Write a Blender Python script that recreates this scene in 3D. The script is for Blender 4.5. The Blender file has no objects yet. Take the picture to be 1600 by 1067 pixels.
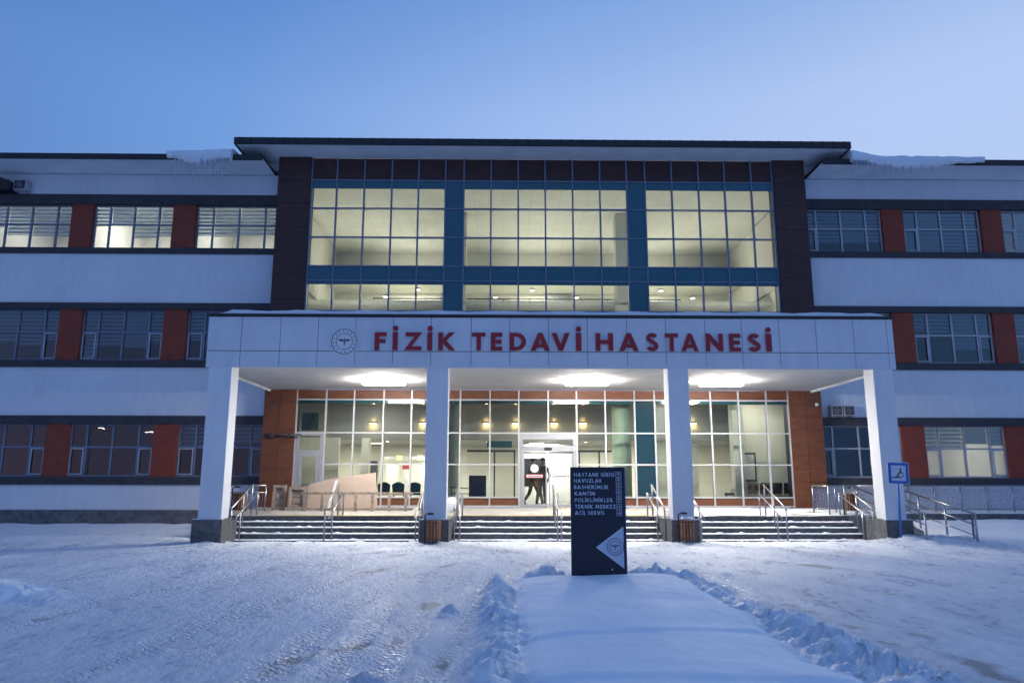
import bpy, bmesh, math, random
import numpy as np
from mathutils import Vector, Matrix
R = math.radians
random.seed(7)
SC = bpy.context.scene
COL = SC.collection

# ------------------------------------------------------------------ camera
F_PX, PITCH, YAW, ROLL, EYE = 1150.0, .184762, .0132778, .001515, 1.75
def cam_axes():
    cp, sp, cy, sy = math.cos(PITCH), math.sin(PITCH), math.cos(YAW), math.sin(YAW)
    fwd = Vector((sy*cp, cy*cp, sp)); ri = Vector((cy, -sy, 0)); up = ri.cross(fwd)
    r2 = ri*math.cos(ROLL) + up*math.sin(ROLL); u2 = -ri*math.sin(ROLL) + up*math.cos(ROLL)
    return fwd, r2, u2
FWD, RI, UP = cam_axes()
def at(px, py, Y):                       # measured pixel of the photograph -> world point at depth Y
    w = FWD*F_PX + RI*(px-800) + UP*(533.5-py)
    w = w*(Y/w.y)
    return Vector((w.x, Y, w.z+EYE))
cam = bpy.data.cameras.new('camera'); camo = bpy.data.objects.new('camera', cam); COL.objects.link(camo)
M = Matrix((RI, UP, -FWD)).transposed().to_4x4(); M.translation = Vector((0, 0, EYE)); camo.matrix_world = M
cam.sensor_width = 36; cam.lens = F_PX/1600*36; cam.clip_end = 2000; cam.clip_start = .1
SC.camera = camo

# ------------------------------------------------------------------ sky
world = bpy.data.worlds.new('World'); SC.world = world; world.use_nodes = True
wn = world.node_tree.nodes; wl = world.node_tree.links
bg = wn['Background']
sky = wn.new('ShaderNodeTexSky'); sky.sky_type = 'NISHITA'; sky.sun_disc = False
sky.sun_elevation = R(1.0); sky.sun_rotation = R(60); sky.altitude = 1900; sky.air_density = 1.0; sky.dust_density = .3; sky.ozone_density = 4.0
# dusk sky: colour by the angle to the afterglow (north-east), deepened towards the zenith
def wmath(op, a, b, clamp=False):
    k = wn.new('ShaderNodeMath'); k.operation = op; k.use_clamp = clamp
    for i, v in ((0, a), (1, b)):
        if isinstance(v, (int, float)): k.inputs[i].default_value = v
        else: wl.new(v, k.inputs[i])
    return k.outputs[0]
def wramp(fac, stops):
    r = wn.new('ShaderNodeValToRGB'); e = r.color_ramp.elements
    e[0].position, e[0].color = stops[0][0], (*stops[0][1], 1); e[1].position, e[1].color = stops[-1][0], (*stops[-1][1], 1)
    for p, c in stops[1:-1]: q = e.new(p); q.color = (*c, 1)
    wl.new(fac, r.inputs[0]); return r.outputs[0]
wtc = wn.new('ShaderNodeTexCoord'); wsp = wn.new('ShaderNodeSeparateXYZ'); wl.new(wtc.outputs['Generated'], wsp.inputs[0])
wdot = wmath('ADD', wmath('MULTIPLY', wsp.outputs['X'], math.sin(R(62))*.5), wmath('MULTIPLY', wsp.outputs['Y'], math.cos(R(62))*.5))
wg = wmath('ADD', wdot, .5, True)
glow = wramp(wg, [(0, (.15, .26, .56)), (.42, (.12, .26, .60)), (.55, (.17, .34, .72)), (.72, (.34, .50, .86)), (.88, (.45, .59, .90)), (1, (.47, .61, .92))])
elev = wramp(wsp.outputs['Z'], [(0, (1.0, .98, .95)), (.42, (1, 1, 1)), (.46, (.97, .98, .99)), (.58, (.60, .73, .86)), (1, (.60, .72, .86))])
wm = wn.new('ShaderNodeMix'); wm.data_type = 'RGBA'; wm.blend_type = 'MULTIPLY'; wm.inputs[0].default_value = 1
wl.new(glow, wm.inputs[6]); wl.new(elev, wm.inputs[7])
# pink belt low in the sky opposite the glow
belt = wmath('MULTIPLY', wmath('SUBTRACT', 1.0, wmath('MULTIPLY', wsp.outputs['Z'], 5.0), True), wmath('SUBTRACT', 1.0, wmath('MULTIPLY', wg, 2.2), True), True)
wb = wn.new('ShaderNodeMix'); wb.data_type = 'RGBA'; wl.new(belt, wb.inputs[0]); wl.new(wm.outputs[2], wb.inputs[6]); wb.inputs[7].default_value = (.34, .22, .33, 1)
wa = wn.new('ShaderNodeMix'); wa.data_type = 'RGBA'; wa.blend_type = 'ADD'; wa.inputs[0].default_value = .01
wl.new(wb.outputs[2], wa.inputs[6]); wl.new(sky.outputs[0], wa.inputs[7]); wl.new(wa.outputs[2], bg.inputs[0])
bg.inputs[1].default_value = 1.0
SC.view_settings.view_transform = 'Standard'; SC.view_settings.look = 'None'; SC.view_settings.gamma = 1
SC.view_settings.exposure = 0
SC.cycles.max_bounces = 6; SC.cycles.diffuse_bounces = 3; SC.cycles.glossy_bounces = 3; SC.cycles.transparent_max_bounces = 14
SC.cycles.caustics_reflective = False; SC.cycles.caustics_refractive = False; SC.cycles.sample_clamp_indirect = 4
SC.cycles.use_denoising = True

# ------------------------------------------------------------------ materials
def new_mat(name):
    m = bpy.data.materials.new(name); m.use_nodes = True
    return m, m.node_tree.nodes, m.node_tree.links, m.node_tree.nodes['Principled BSDF']
def mat(name, col, rough=.6, metal=0, var=.12, scale=3.0, bump=0, bscale=40, stretch=None, spec=None):
    m, n, l, p = new_mat(name)
    p.inputs['Roughness'].default_value = rough; p.inputs['Metallic'].default_value = metal
    if spec is not None: p.inputs['Specular IOR Level'].default_value = spec
    tc = n.new('ShaderNodeTexCoord'); mp = n.new('ShaderNodeMapping'); l.new(tc.outputs['Object'], mp.inputs[0])
    if stretch: mp.inputs['Scale'].default_value = stretch
    no = n.new('ShaderNodeTexNoise'); no.inputs['Scale'].default_value = scale; no.inputs['Detail'].default_value = 5
    l.new(mp.outputs[0], no.inputs['Vector'])
    rp = n.new('ShaderNodeValToRGB'); rp.color_ramp.elements[0].position = .3; rp.color_ramp.elements[1].position = .72
    a = [max(0, c*(1-var)) for c in col]; b = [min(1, c*(1+var)) for c in col]
    rp.color_ramp.elements[0].color = (*a, 1); rp.color_ramp.elements[1].color = (*b, 1)
    l.new(no.outputs['Fac'], rp.inputs[0]); l.new(rp.outputs[0], p.inputs['Base Color'])
    if bump:
        n2 = n.new('ShaderNodeTexNoise'); n2.inputs['Scale'].default_value = bscale; n2.inputs['Detail'].default_value = 6
        l.new(mp.outputs[0], n2.inputs['Vector'])
        bp = n.new('ShaderNodeBump'); bp.inputs['Strength'].default_value = bump; bp.inputs['Distance'].default_value = .02
        l.new(n2.outputs['Fac'], bp.inputs['Height']); l.new(bp.outputs[0], p.inputs['Normal'])
    return m
def emit(name, col, s):
    m, n, l, p = new_mat(name)
    p.inputs['Base Color'].default_value = (*col, 1); p.inputs['Emission Color'].default_value = (*col, 1); p.inputs['Emission Strength'].default_value = s
    return m
def glass(name, tintc, boost=1.0, wav=.0):
    m, n, l, p = new_mat(name); n.remove(p)
    out = n['Material Output']
    tr = n.new('ShaderNodeBsdfTransparent'); tr.inputs[0].default_value = (*tintc, 1)
    gl = n.new('ShaderNodeBsdfGlossy'); gl.inputs['Roughness'].default_value = .01
    fr = n.new('ShaderNodeFresnel'); fr.inputs[0].default_value = 1.5
    mu = n.new('ShaderNodeMath'); mu.operation = 'MULTIPLY'; mu.inputs[1].default_value = boost; mu.use_clamp = True
    mx = n.new('ShaderNodeMixShader')
    if wav:
        tc = n.new('ShaderNodeTexCoord'); no = n.new('ShaderNodeTexNoise'); no.inputs['Scale'].default_value = .9; no.inputs['Detail'].default_value = 1
        l.new(tc.outputs['Object'], no.inputs['Vector'])
        bp = n.new('ShaderNodeBump'); bp.inputs['Strength'].default_value = wav; bp.inputs['Distance'].default_value = .05
        l.new(no.outputs['Fac'], bp.inputs['Height']); l.new(bp.outputs[0], gl.inputs['Normal'])
    l.new(fr.outputs[0], mu.inputs[0]); l.new(mu.outputs[0], mx.inputs[0]); l.new(tr.outputs[0], mx.inputs[1]); l.new(gl.outputs[0], mx.inputs[2])
    l.new(mx.outputs[0], out.inputs[0])
    return m
def wall_mat(name, col):                 # render with faint run-off streaks and grime that belong to the wall
    m, n, l, p = new_mat(name); p.inputs['Roughness'].default_value = .85
    tc = n.new('ShaderNodeTexCoord')
    mp = n.new('ShaderNodeMapping'); mp.inputs['Scale'].default_value = (1.5, 1, .35); l.new(tc.outputs['Object'], mp.inputs[0])
    n1 = n.new('ShaderNodeTexNoise'); n1.inputs['Scale'].default_value = 2.5; n1.inputs['Detail'].default_value = 7; n1.inputs['Roughness'].default_value = .65
    l.new(mp.outputs[0], n1.inputs['Vector'])
    n2 = n.new('ShaderNodeTexNoise'); n2.inputs['Scale'].default_value = .35; n2.inputs['Detail'].default_value = 4; l.new(tc.outputs['Object'], n2.inputs['Vector'])
    ad = n.new('ShaderNodeMath'); ad.operation = 'ADD'; l.new(n1.outputs['Fac'], ad.inputs[0]); l.new(n2.outputs['Fac'], ad.inputs[1])
    rp = n.new('ShaderNodeValToRGB'); rp.color_ramp.elements[0].position = .38; rp.color_ramp.elements[1].position = .62
    ml = n.new('ShaderNodeMath'); ml.operation = 'MULTIPLY'; ml.inputs[1].default_value = .5; l.new(ad.outputs[0], ml.inputs[0]); l.new(ml.outputs[0], rp.inputs[0])
    rp.color_ramp.elements[0].color = (col[0]*.88, col[1]*.885, col[2]*.895, 1); rp.color_ramp.elements[1].color = (*col, 1)
    l.new(rp.outputs[0], p.inputs['Base Color'])
    n3 = n.new('ShaderNodeTexNoise'); n3.inputs['Scale'].default_value = 60; n3.inputs['Detail'].default_value = 3; l.new(tc.outputs['Object'], n3.inputs['Vector'])
    bp = n.new('ShaderNodeBump'); bp.inputs['Strength'].default_value = .15; bp.inputs['Distance'].default_value = .01
    l.new(n3.outputs['Fac'], bp.inputs['Height']); l.new(bp.outputs[0], p.inputs['Normal'])
    return m
def blind_mat(name, col, off=0.0, stripes=True):       # zebra roller blind: opaque and sheer stripes
    m, n, l, p = new_mat(name)
    out = n['Material Output']
    p.inputs['Base Color'].default_value = (*col, 1); p.inputs['Roughness'].default_value = .9
    tl = n.new('ShaderNodeBsdfTranslucent'); tl.inputs[0].default_value = (col[0], col[1], col[2]*.95, 1)
    m1 = n.new('ShaderNodeMixShader'); m1.inputs[0].default_value = .35
    l.new(p.outputs[0], m1.inputs[1]); l.new(tl.outputs[0], m1.inputs[2])
    tr = n.new('ShaderNodeBsdfTransparent'); tr.inputs[0].default_value = (.75, .78, .8, 1)
    tc = n.new('ShaderNodeTexCoord'); sp = n.new('ShaderNodeSeparateXYZ'); l.new(tc.outputs['Object'], sp.inputs[0])
    a = n.new('ShaderNodeMath'); a.operation = 'MULTIPLY_ADD'; a.inputs[1].default_value = 1/.155; a.inputs[2].default_value = off; l.new(sp.outputs['Z'], a.inputs[0])
    f = n.new('ShaderNodeMath'); f.operation = 'FRACT'; l.new(a.outputs[0], f.inputs[0])
    g = n.new('ShaderNodeMath'); g.operation = 'GREATER_THAN'; g.inputs[1].default_value = .62; l.new(f.outputs[0], g.inputs[0])
    k = n.new('ShaderNodeMath'); k.operation = 'MULTIPLY'; k.inputs[1].default_value = .8 if stripes else .18; l.new(g.outputs[0], k.inputs[0])
    m2 = n.new('ShaderNodeMixShader'); l.new(k.outputs[0], m2.inputs[0]); l.new(m1.outputs[0], m2.inputs[1]); l.new(tr.outputs[0], m2.inputs[2])
    l.new(m2.outputs[0], out.inputs[0])
    return m
def snow_mat(name):
    m, n, l, p = new_mat(name)
    p.inputs['Roughness'].default_value = .75; p.inputs['Specular IOR Level'].default_value = .25
    tc = n.new('ShaderNodeTexCoord')
    no = n.new('ShaderNodeTexNoise'); no.inputs['Scale'].default_value = 2.0; no.inputs['Detail'].default_value = 6; l.new(tc.outputs['Object'], no.inputs['Vector'])
    rp = n.new('ShaderNodeValToRGB'); rp.color_ramp.elements[0].position = .3; rp.color_ramp.elements[1].position = .7
    rp.color_ramp.elements[0].color = (.74, .76, .8, 1); rp.color_ramp.elements[1].color = (.84, .86, .88, 1)
    l.new(no.outputs['Fac'], rp.inputs[0]); l.new(rp.outputs[0], p.inputs['Base Color'])
    n2 = n.new('ShaderNodeTexNoise'); n2.inputs['Scale'].default_value = 14; n2.inputs['Detail'].default_value = 8; l.new(tc.outputs['Object'], n2.inputs['Vector'])
    bp = n.new('ShaderNodeBump'); bp.inputs['Strength'].default_value = .5; bp.inputs['Distance'].default_value = .03
    l.new(n2.outputs['Fac'], bp.inputs['Height']); l.new(bp.outputs[0], p.inputs['Normal'])
    return m
def ground_mat():
    m, n, l, p = new_mat('packed_snow')
    tc = n.new('ShaderNodeTexCoord')
    at_d = n.new('ShaderNodeAttribute'); at_d.attribute_name = 'dirt'
    at_s = n.new('ShaderNodeAttribute'); at_s.attribute_name = 'smooth_snow'
    at_t = n.new('ShaderNodeAttribute'); at_t.attribute_name = 'track'
    def noise(sc, det, stretch=None, ro=.6):
        no = n.new('ShaderNodeTexNoise'); no.inputs['Scale'].default_value = sc; no.inputs['Detail'].default_value = det; no.inputs['Roughness'].default_value = ro
        if stretch:
            mp = n.new('ShaderNodeMapping'); mp.inputs['Scale'].default_value = stretch[0]; mp.inputs['Rotation'].default_value = stretch[1]
            l.new(tc.outputs['Object'], mp.inputs[0]); l.new(mp.outputs[0], no.inputs['Vector'])
        else: l.new(tc.outputs['Object'], no.inputs['Vector'])
        return no
    def math_(op, a, b, clamp=False):
        k = n.new('ShaderNodeMath'); k.operation = op; k.use_clamp = clamp
        for i, v in ((0, a), (1, b)):
            if isinstance(v, (int, float)): k.inputs[i].default_value = v
            else: l.new(v, k.inputs[i])
        return k.outputs[0]
    na = noise(1.3, 8, ((1, .35, 1), (0, 0, .3)))
    nb = noise(9, 8, ((1, .4, 1), (0, 0, .3)), .7)
    # snow albedo
    r1 = n.new('ShaderNodeValToRGB'); r1.color_ramp.elements[0].position = .40; r1.color_ramp.elements[1].position = .60
    r1.color_ramp.elements[0].color = (.64, .70, .80, 1); r1.color_ramp.elements[1].color = (.92, .935, .95, 1)
    mixn = math_('ADD', math_('MULTIPLY', na.outputs['Fac'], .5), math_('MULTIPLY', nb.outputs['Fac'], .5)); l.new(mixn, r1.inputs[0])
    fresh = n.new('ShaderNodeMix'); fresh.data_type = 'RGBA'; l.new(at_s.outputs['Fac'], fresh.inputs[0]); l.new(r1.outputs[0], fresh.inputs[6]); fresh.inputs[7].default_value = (.84, .86, .89, 1)
    # dirt where the attribute is high, broken up by noise
    d = math_('ADD', at_d.outputs['Fac'], math_('MULTIPLY', math_('SUBTRACT', nb.outputs['Fac'], .5), 1.5))
    d = math_('MULTIPLY', math_('SUBTRACT', d, .42), 2.6, True)
    dcol = n.new('ShaderNodeMix'); dcol.data_type = 'RGBA'
    nc = noise(4, 3); l.new(nc.outputs['Fac'], dcol.inputs[0]); dcol.inputs[6].default_value = (.42, .41, .42, 1); dcol.inputs[7].default_value = (.18, .175, .18, 1)
    mx = n.new('ShaderNodeMix'); mx.data_type = 'RGBA'; l.new(math_('MULTIPLY', d, .8), mx.inputs[0]); l.new(fresh.outputs[2], mx.inputs[6]); l.new(dcol.outputs[2], mx.inputs[7])
    l.new(mx.outputs[2], p.inputs['Base Color'])
    ro = math_('ADD', .22, math_('MULTIPLY', math_('SUBTRACT', mixn, .42), 3.0), True)
    ro = math_('MAXIMUM', ro, .24); ro = math_('MAXIMUM', ro, math_('MULTIPLY', at_s.outputs['Fac'], .8)); l.new(ro, p.inputs['Roughness'])
    p.inputs['Specular IOR Level'].default_value = .35
    nd = noise(26, 8, None, .65); ne = noise(6, 6, ((1, .45, 1), (0, 0, .3)))
    r1b = math_('MULTIPLY', math_('SUBTRACT', mixn, .44), 6.0, True)
    rough_amt = math_('SUBTRACT', 1.0, math_('MULTIPLY', at_s.outputs['Fac'], .9))
    # chevron tread left by tyres
    wv = n.new('ShaderNodeTexWave'); wv.bands_direction = 'DIAGONAL'; wv.inputs['Scale'].default_value = 4.5; wv.inputs['Distortion'].default_value = 9; wv.inputs['Detail'].default_value = 3; wv.inputs['Detail Scale'].default_value = 2
    l.new(tc.outputs['Object'], wv.inputs['Vector'])
    h = math_('ADD', math_('MULTIPLY', nd.outputs['Fac'], .5), math_('MULTIPLY', ne.outputs['Fac'], 1.0)); h = math_('ADD', h, math_('MULTIPLY', r1b, .35))
    h = math_('ADD', math_('MULTIPLY', h, rough_amt), math_('MULTIPLY', math_('MULTIPLY', wv.outputs['Fac'], at_t.outputs['Fac']), .4))
    h = math_('SUBTRACT', h, math_('MULTIPLY', d, .25))
    bp = n.new('ShaderNodeBump'); bp.inputs['Strength'].default_value = 1.0; bp.inputs['Distance'].default_value = .06
    l.new(h, bp.inputs['Height']); l.new(bp.outputs[0], p.inputs['Normal'])
    return m
def wood_mat(name, a, b, sc=2.0, stretch=(1, 1, 9)):
    m, n, l, p = new_mat(name); p.inputs['Roughness'].default_value = .6
    tc = n.new('ShaderNodeTexCoord'); mp = n.new('ShaderNodeMapping'); mp.inputs['Scale'].default_value = stretch; l.new(tc.outputs['Object'], mp.inputs[0])
    no = n.new('ShaderNodeTexNoise'); no.inputs['Scale'].default_value = sc; no.inputs['Detail'].default_value = 8; no.inputs['Distortion'].default_value = .6; l.new(mp.outputs[0], no.inputs['Vector'])
    rp = n.new('ShaderNodeValToRGB'); rp.color_ramp.elements[0].position = .3; rp.color_ramp.elements[1].position = .7
    rp.color_ramp.elements[0].color = (*a, 1); rp.color_ramp.elements[1].color = (*b, 1)
    l.new(no.outputs['Fac'], rp.inputs[0]); l.new(rp.outputs[0], p.inputs['Base Color'])
    return m
MT = dict(
    white=wall_mat('white_render', (.76, .77, .79)),
    pillar=wall_mat('pillar_render', (.78, .79, .80)),
    composite=wall_mat('composite_panel', (.70, .72, .76)),
    trim=mat('dark_trim', (.042, .042, .048), .7, var=.25, scale=4),
    plinth=mat('grey_plinth', (.12, .125, .135), .85, var=.35, scale=5, bump=.3, bscale=30),
    red=mat('red_render', (.25, .048, .026), .8, var=.15, scale=3, bump=.2, bscale=80),
    roofd=mat('dark_roof_metal', (.02, .021, .026), .6, var=.3, scale=6),
    soffit=mat('white_soffit', (.68, .67, .65), .8, var=.06, scale=1.2),
    eave=mat('eave_soffit', (.86, .87, .88), .8, var=.08, scale=1.2),
    brown=wood_mat('brown_laminate', (.085, .026, .009), (.14, .046, .016), 2, (1, 1, 3)),
    shaded_brown=mat('shaded_brown_laminate', (.062, .024, .021), .6, var=.18, scale=3),  # same laminate as brown, with the unlit upper wall's shade in its colour
    teal=mat('teal_spandrel_glass', (.028, .12, .155), .12, var=.08, scale=.6, spec=.6),
    dteal=mat('dark_teal_back_painted_glass', (.010, .030, .042), .15, var=.1, scale=.6, spec=.5),
    dooralu=mat('grey_door_aluminium', (.27, .28, .30), .4, var=.05, scale=5),
    alu=mat('white_aluminium', (.42, .43, .46), .4, var=.05, scale=5),
    alub=mat('blue_grey_aluminium', (.16, .2, .28), .4, var=.08, scale=5),
    glassd=glass('window_glass', (.84, .89, .92), 1.5, .05),
    glassw=glass('curtain_glass', (.85, .885, .865), .9, .03),
    blind=blind_mat('zebra_blind_fabric', (.66, .70, .72)),
    blindp=blind_mat('plain_blind_fabric', (.6, .64, .66), 0, False),
    room=mat('room_wall', (.62, .60, .54), .9, var=.04, scale=1),
    lobbyw=mat('lobby_wall', (.70, .69, .60), .9, var=.05, scale=1),
    lobbyg=mat('lobby_bulkhead_grey', (.27, .28, .27), .85, var=.06, scale=1),
    lobbyf=mat('lobby_floor_tile', (.45, .43, .38), .25, var=.1, scale=1),
    hallc=mat('hall_ceiling', (.62, .60, .46), .9, var=.07, scale=.8),
    greenp=mat('pale_green_plaster', (.50, .62, .48), .8, var=.05),
    steel=mat('stainless_steel', (.36, .37, .39), .34, 1, var=.08, scale=10),
    granite=mat('dark_granite', (.10, .102, .108), .6, var=.4, scale=9, bump=.2, bscale=60),
    pave=mat('platform_tile', (.34, .325, .30), .6, var=.25, scale=4),
    yellow=mat('yellow_tactile_paint', (.55, .34, .03), .6, var=.15, scale=6),
    letter=mat('crimson_acrylic', (.30, .012, .022), .35, var=.08),
    letside=mat('letter_side', (.55, .55, .6), .5, var=.05),
    navy=mat('navy_panel', (.010, .014, .030), .35, var=.2, scale=2),
    signw=mat('white_lettering', (.55, .60, .72), .6, var=.03),
    blue=mat('sign_blue', (.01, .10, .42), .4, var=.05),
    black=mat('black_plastic', (.012, .012, .014), .5, var=.2),
    ink=mat('dark_ink', (.05, .06, .14), .6, var=.1),
    redink=mat('red_ink', (.5, .04, .05), .6, var=.05),
    paperw=mat('white_film', (.75, .75, .75), .6, var=.02),
    wood=wood_mat('weathered_pallet_wood', (.17, .13, .10), (.40, .32, .26), 2.5, (3, 3, 3)),
    slat=wood_mat('bin_slat_wood', (.20, .08, .035), (.42, .19, .09), 5, (6, 6, 1)),
    card=mat('cardboard', (.45, .35, .28), .85, var=.08, scale=2),
    teals=mat('teal_upholstery', (.012, .07, .09), .8, var=.1),
    chrome=mat('chrome', (.6, .6, .6), .15, 1, var=.02),
    darkw=mat('dark_opening', (.03, .035, .04), .6, var=.1),
    door=wood_mat('interior_door_veneer', (.42, .28, .15), (.55, .38, .22)),
    frost=mat('frosted_mesh', (.45, .48, .55), .8, var=.45, scale=16, bump=.5, bscale=50),
    camo=None, acw=mat('grey_white_casing', (.42, .43, .46), .5, var=.1, scale=4),
    skin=mat('skin', (.45, .27, .19), .6, var=.05), hair=mat('hair', (.02, .015, .012), .7), jacket=mat('dark_jacket', (.09, .065, .06), .85),
    snow=snow_mat('snow'), poster=mat('red_poster', (.28, .03, .04), .6), post2=mat('pale_poster', (.6, .6, .6), .6),
    lampw=emit('canopy_lamp_glow', (1, .95, .88), 285), sconce=emit('sconce_glow', (1, .72, .34), 14), down=emit('downlight_glow', (1, .93, .75), 9),
    yel=emit('yellow_display_light', (1, .85, .25), 1.6), panel=emit('ceiling_panel_glow', (1, .97, .86), 5),
)
def ice_mat():
    m, n, l, p = new_mat('ice'); p.inputs['Base Color'].default_value = (.8, .86, .92, 1); p.inputs['Roughness'].default_value = .15
    p.inputs['Transmission Weight'].default_value = .55; p.inputs['IOR'].default_value = 1.31
    return m
MT['ice'] = ice_mat()
def camo_mat():
    m, n, l, p = new_mat('camouflage_cloth'); p.inputs['Roughness'].default_value = .9
    tc = n.new('ShaderNodeTexCoord'); v = n.new('ShaderNodeTexNoise'); v.inputs['Scale'].default_value = 9; v.inputs['Detail'].default_value = 2
    l.new(tc.outputs['Object'], v.inputs['Vector']); rp = n.new('ShaderNodeValToRGB'); rp.color_ramp.interpolation = 'CONSTANT'
    cr = rp.color_ramp; cr.elements[0].color = (.10, .11, .07, 1); cr.elements[1].position = .48; cr.elements[1].color = (.26, .24, .17, 1)
    e = cr.elements.new(.58); e.color = (.13, .10, .075, 1)
    l.new(v.outputs['Fac'], rp.inputs[0]); l.new(rp.outputs[0], p.inputs['Base Color'])
    return m
MT['camo'] = camo_mat()
def grid_ceiling():                      # suspended ceiling with joints between its tiles
    m = MT['hallc']; n, l = m.node_tree.nodes, m.node_tree.links; p = n['Principled BSDF']
    tc = n.new('ShaderNodeTexCoord'); br = n.new('ShaderNodeTexBrick'); br.offset = 0; br.inputs['Scale'].default_value = 1; br.inputs['Brick Width'].default_value = .6; br.inputs['Row Height'].default_value = .6
    br.inputs['Mortar Size'].default_value = .012; br.inputs['Color1'].default_value = (.60, .60, .52, 1); br.inputs['Color2'].default_value = (.55, .55, .48, 1); br.inputs['Mortar'].default_value = (.47, .47, .40, 1)
    l.new(tc.outputs['Object'], br.inputs['Vector']); l.new(br.outputs['Color'], p.inputs['Base Color'])
grid_ceiling()

# ------------------------------------------------------------------ helpers
class MB:
    def __init__(s): s.v = []; s.f = []; s.mi = []; s.sm = []
    def face(s, idx, mi=0, sm=False): s.f.append(idx); s.mi.append(mi); s.sm.append(sm)
    def box(s, x0, x1, y0, y1, z0, z1, mi=0):
        b = len(s.v)
        s.v += [(x0,y0,z0),(x1,y0,z0),(x1,y1,z0),(x0,y1,z0),(x0,y0,z1),(x1,y0,z1),(x1,y1,z1),(x0,y1,z1)]
        for q in ((3,2,1,0),(4,5,6,7),(0,1,5,4),(1,2,6,5),(2,3,7,6),(3,0,4,7)): s.face([b+i for i in q], mi)
        return s
    def room(s, x0, x1, y0, y1, z0, z1, mi=0, mf=None, mc=None):        # five inward faces, open to -Y
        b = len(s.v)
        s.v += [(x0,y0,z0),(x1,y0,z0),(x1,y1,z0),(x0,y1,z0),(x0,y0,z1),(x1,y0,z1),(x1,y1,z1),(x0,y1,z1)]
        for q, k in (((0,1,2,3), mf if mf is not None else mi), ((7,6,5,4), mc if mc is not None else mi), ((1,5,6,2), mi), ((2,6,7,3), mi), ((3,7,4,0), mi)): s.face([b+i for i in q], k)
        return s
    def obox(s, M4, sx, sy, sz, mi=0):     # oriented box, centred
        b = len(s.v)
        for c in ((-1,-1,-1),(1,-1,-1),(1,1,-1),(-1,1,-1),(-1,-1,1),(1,-1,1),(1,1,1),(-1,1,1)):
            s.v.append(tuple(M4 @ Vector((c[0]*sx/2, c[1]*sy/2, c[2]*sz/2))))
        for q in ((3,2,1,0),(4,5,6,7),(0,1,5,4),(1,2,6,5),(2,3,7,6),(3,0,4,7)): s.face([b+i for i in q], mi)
        return s
    def tube(s, pts, r, n=10, mi=0, cap=True):
        pts = [Vector(p) for p in pts]; rs = r if isinstance(r, (list, tuple)) else [r]*len(pts)
        b = len(s.v); d0 = (pts[1]-pts[0]).normalized()
        u = d0.orthogonal().normalized()
        for i, p in enumerate(pts):
            if i == 0: d = d0
            elif i == len(pts)-1: d = (pts[i]-pts[i-1]).normalized()
            else: d = ((pts[i]-pts[i-1]).normalized() + (pts[i+1]-pts[i]).normalized()).normalized()
            u = (u - d*u.dot(d)).normalized(); w = d.cross(u)
            for k in range(n):
                a = 2*math.pi*k/n; s.v.append(tuple(p + (u*math.cos(a)+w*math.sin(a))*rs[i]))
        for i in range(len(pts)-1):
            for k in range(n):
                s.face([b+i*n+k, b+i*n+(k+1)%n, b+(i+1)*n+(k+1)%n, b+(i+1)*n+k], mi, True)
        if cap:
            s.face([b+k for k in range(n)][::-1], mi); s.face([b+(len(pts)-1)*n+k for k in range(n)], mi)
        return s
    def prism(s, poly, y0, y1, mi=0):      # polygon in XZ extruded along Y
        b = len(s.v); n = len(poly)
        s.v += [(x, y0, z) for x, z in poly] + [(x, y1, z) for x, z in poly]
        s.face([b+i for i in range(n)], mi); s.face([b+n+i for i in range(n)][::-1], mi)
        for i in range(n): s.face([b+(i+1)%n, b+i, b+n+i, b+n+(i+1)%n], mi)
        return s
    def blob(s, c, r, seed=0, amp=.25, nu=12, nv=8, mi=0):
        rg = random.Random(seed); b = len(s.v); ph = [rg.uniform(0, 6) for _ in range(6)]
        for j in range(nv+1):
            t = math.pi*j/nv
            for i in range(nu):
                a = 2*math.pi*i/nu
                k = 1+amp*(math.sin(2*a+ph[0]+t)*.5+math.sin(3*a+ph[1]-2*t)*.35+math.sin(5*a+ph[2]+3*t)*.2)
                s.v.append((c[0]+r[0]*k*math.sin(t)*math.cos(a), c[1]+r[1]*k*math.sin(t)*math.sin(a), c[2]+r[2]*k*math.cos(t)))
        for j in range(nv):
            for i in range(nu):
                s.face([b+j*nu+i, b+(j+1)*nu+i, b+(j+1)*nu+(i+1)%nu, b+j*nu+(i+1)%nu], mi, True)
        return s
    def build(s, name, mats, parent=None, bevel=0, origin=None):
        me = bpy.data.meshes.new(name)
        o3 = Vector(origin) if origin else None
        vs = [tuple(Vector(v)-o3) for v in s.v] if o3 else s.v
        me.from_pydata(vs, [], s.f)
        mats = mats if isinstance(mats, (list, tuple)) else [mats]
        for m in mats: me.materials.append(MT[m] if isinstance(m, str) else m)
        me.polygons.foreach_set('material_index', s.mi); me.polygons.foreach_set('use_smooth', s.sm); me.update()
        o = bpy.data.objects.new(name, me); COL.objects.link(o)
        if o3: o.location = o3
        if parent: o.parent = parent
        if bevel:
            bv = o.modifiers.new('bevel', 'BEVEL'); bv.width = bevel; bv.segments = 2; bv.limit_method = 'ANGLE'
        return o
def tag(o, label=None, cat=None, group=None, kind=None):
    if label: o['label'] = label
    if cat: o['category'] = cat
    if group: o['group'] = group
    if kind: o['kind'] = kind
    return o
def thing(name, label, cat, loc=(0, 0, 0), rz=0, group=None):
    o = bpy.data.objects.new(name, None); COL.objects.link(o); o.location = loc; o.rotation_euler = (0, 0, rz); o.empty_display_size = .2
    return tag(o, label, cat, group)
def sub(name, parent, loc=(0, 0, 0)):
    o = bpy.data.objects.new(name, None); COL.objects.link(o); o.parent = parent; o.location = loc; o.empty_display_size = .1
    return o
def kids(o): return [c for c in COL.objects if c.parent == o]
def copy_tree(o, parent=None):
    c = o.copy(); COL.objects.link(c); c.parent = parent
    for ch in kids(o): copy_tree(ch, c)
    return c

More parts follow.
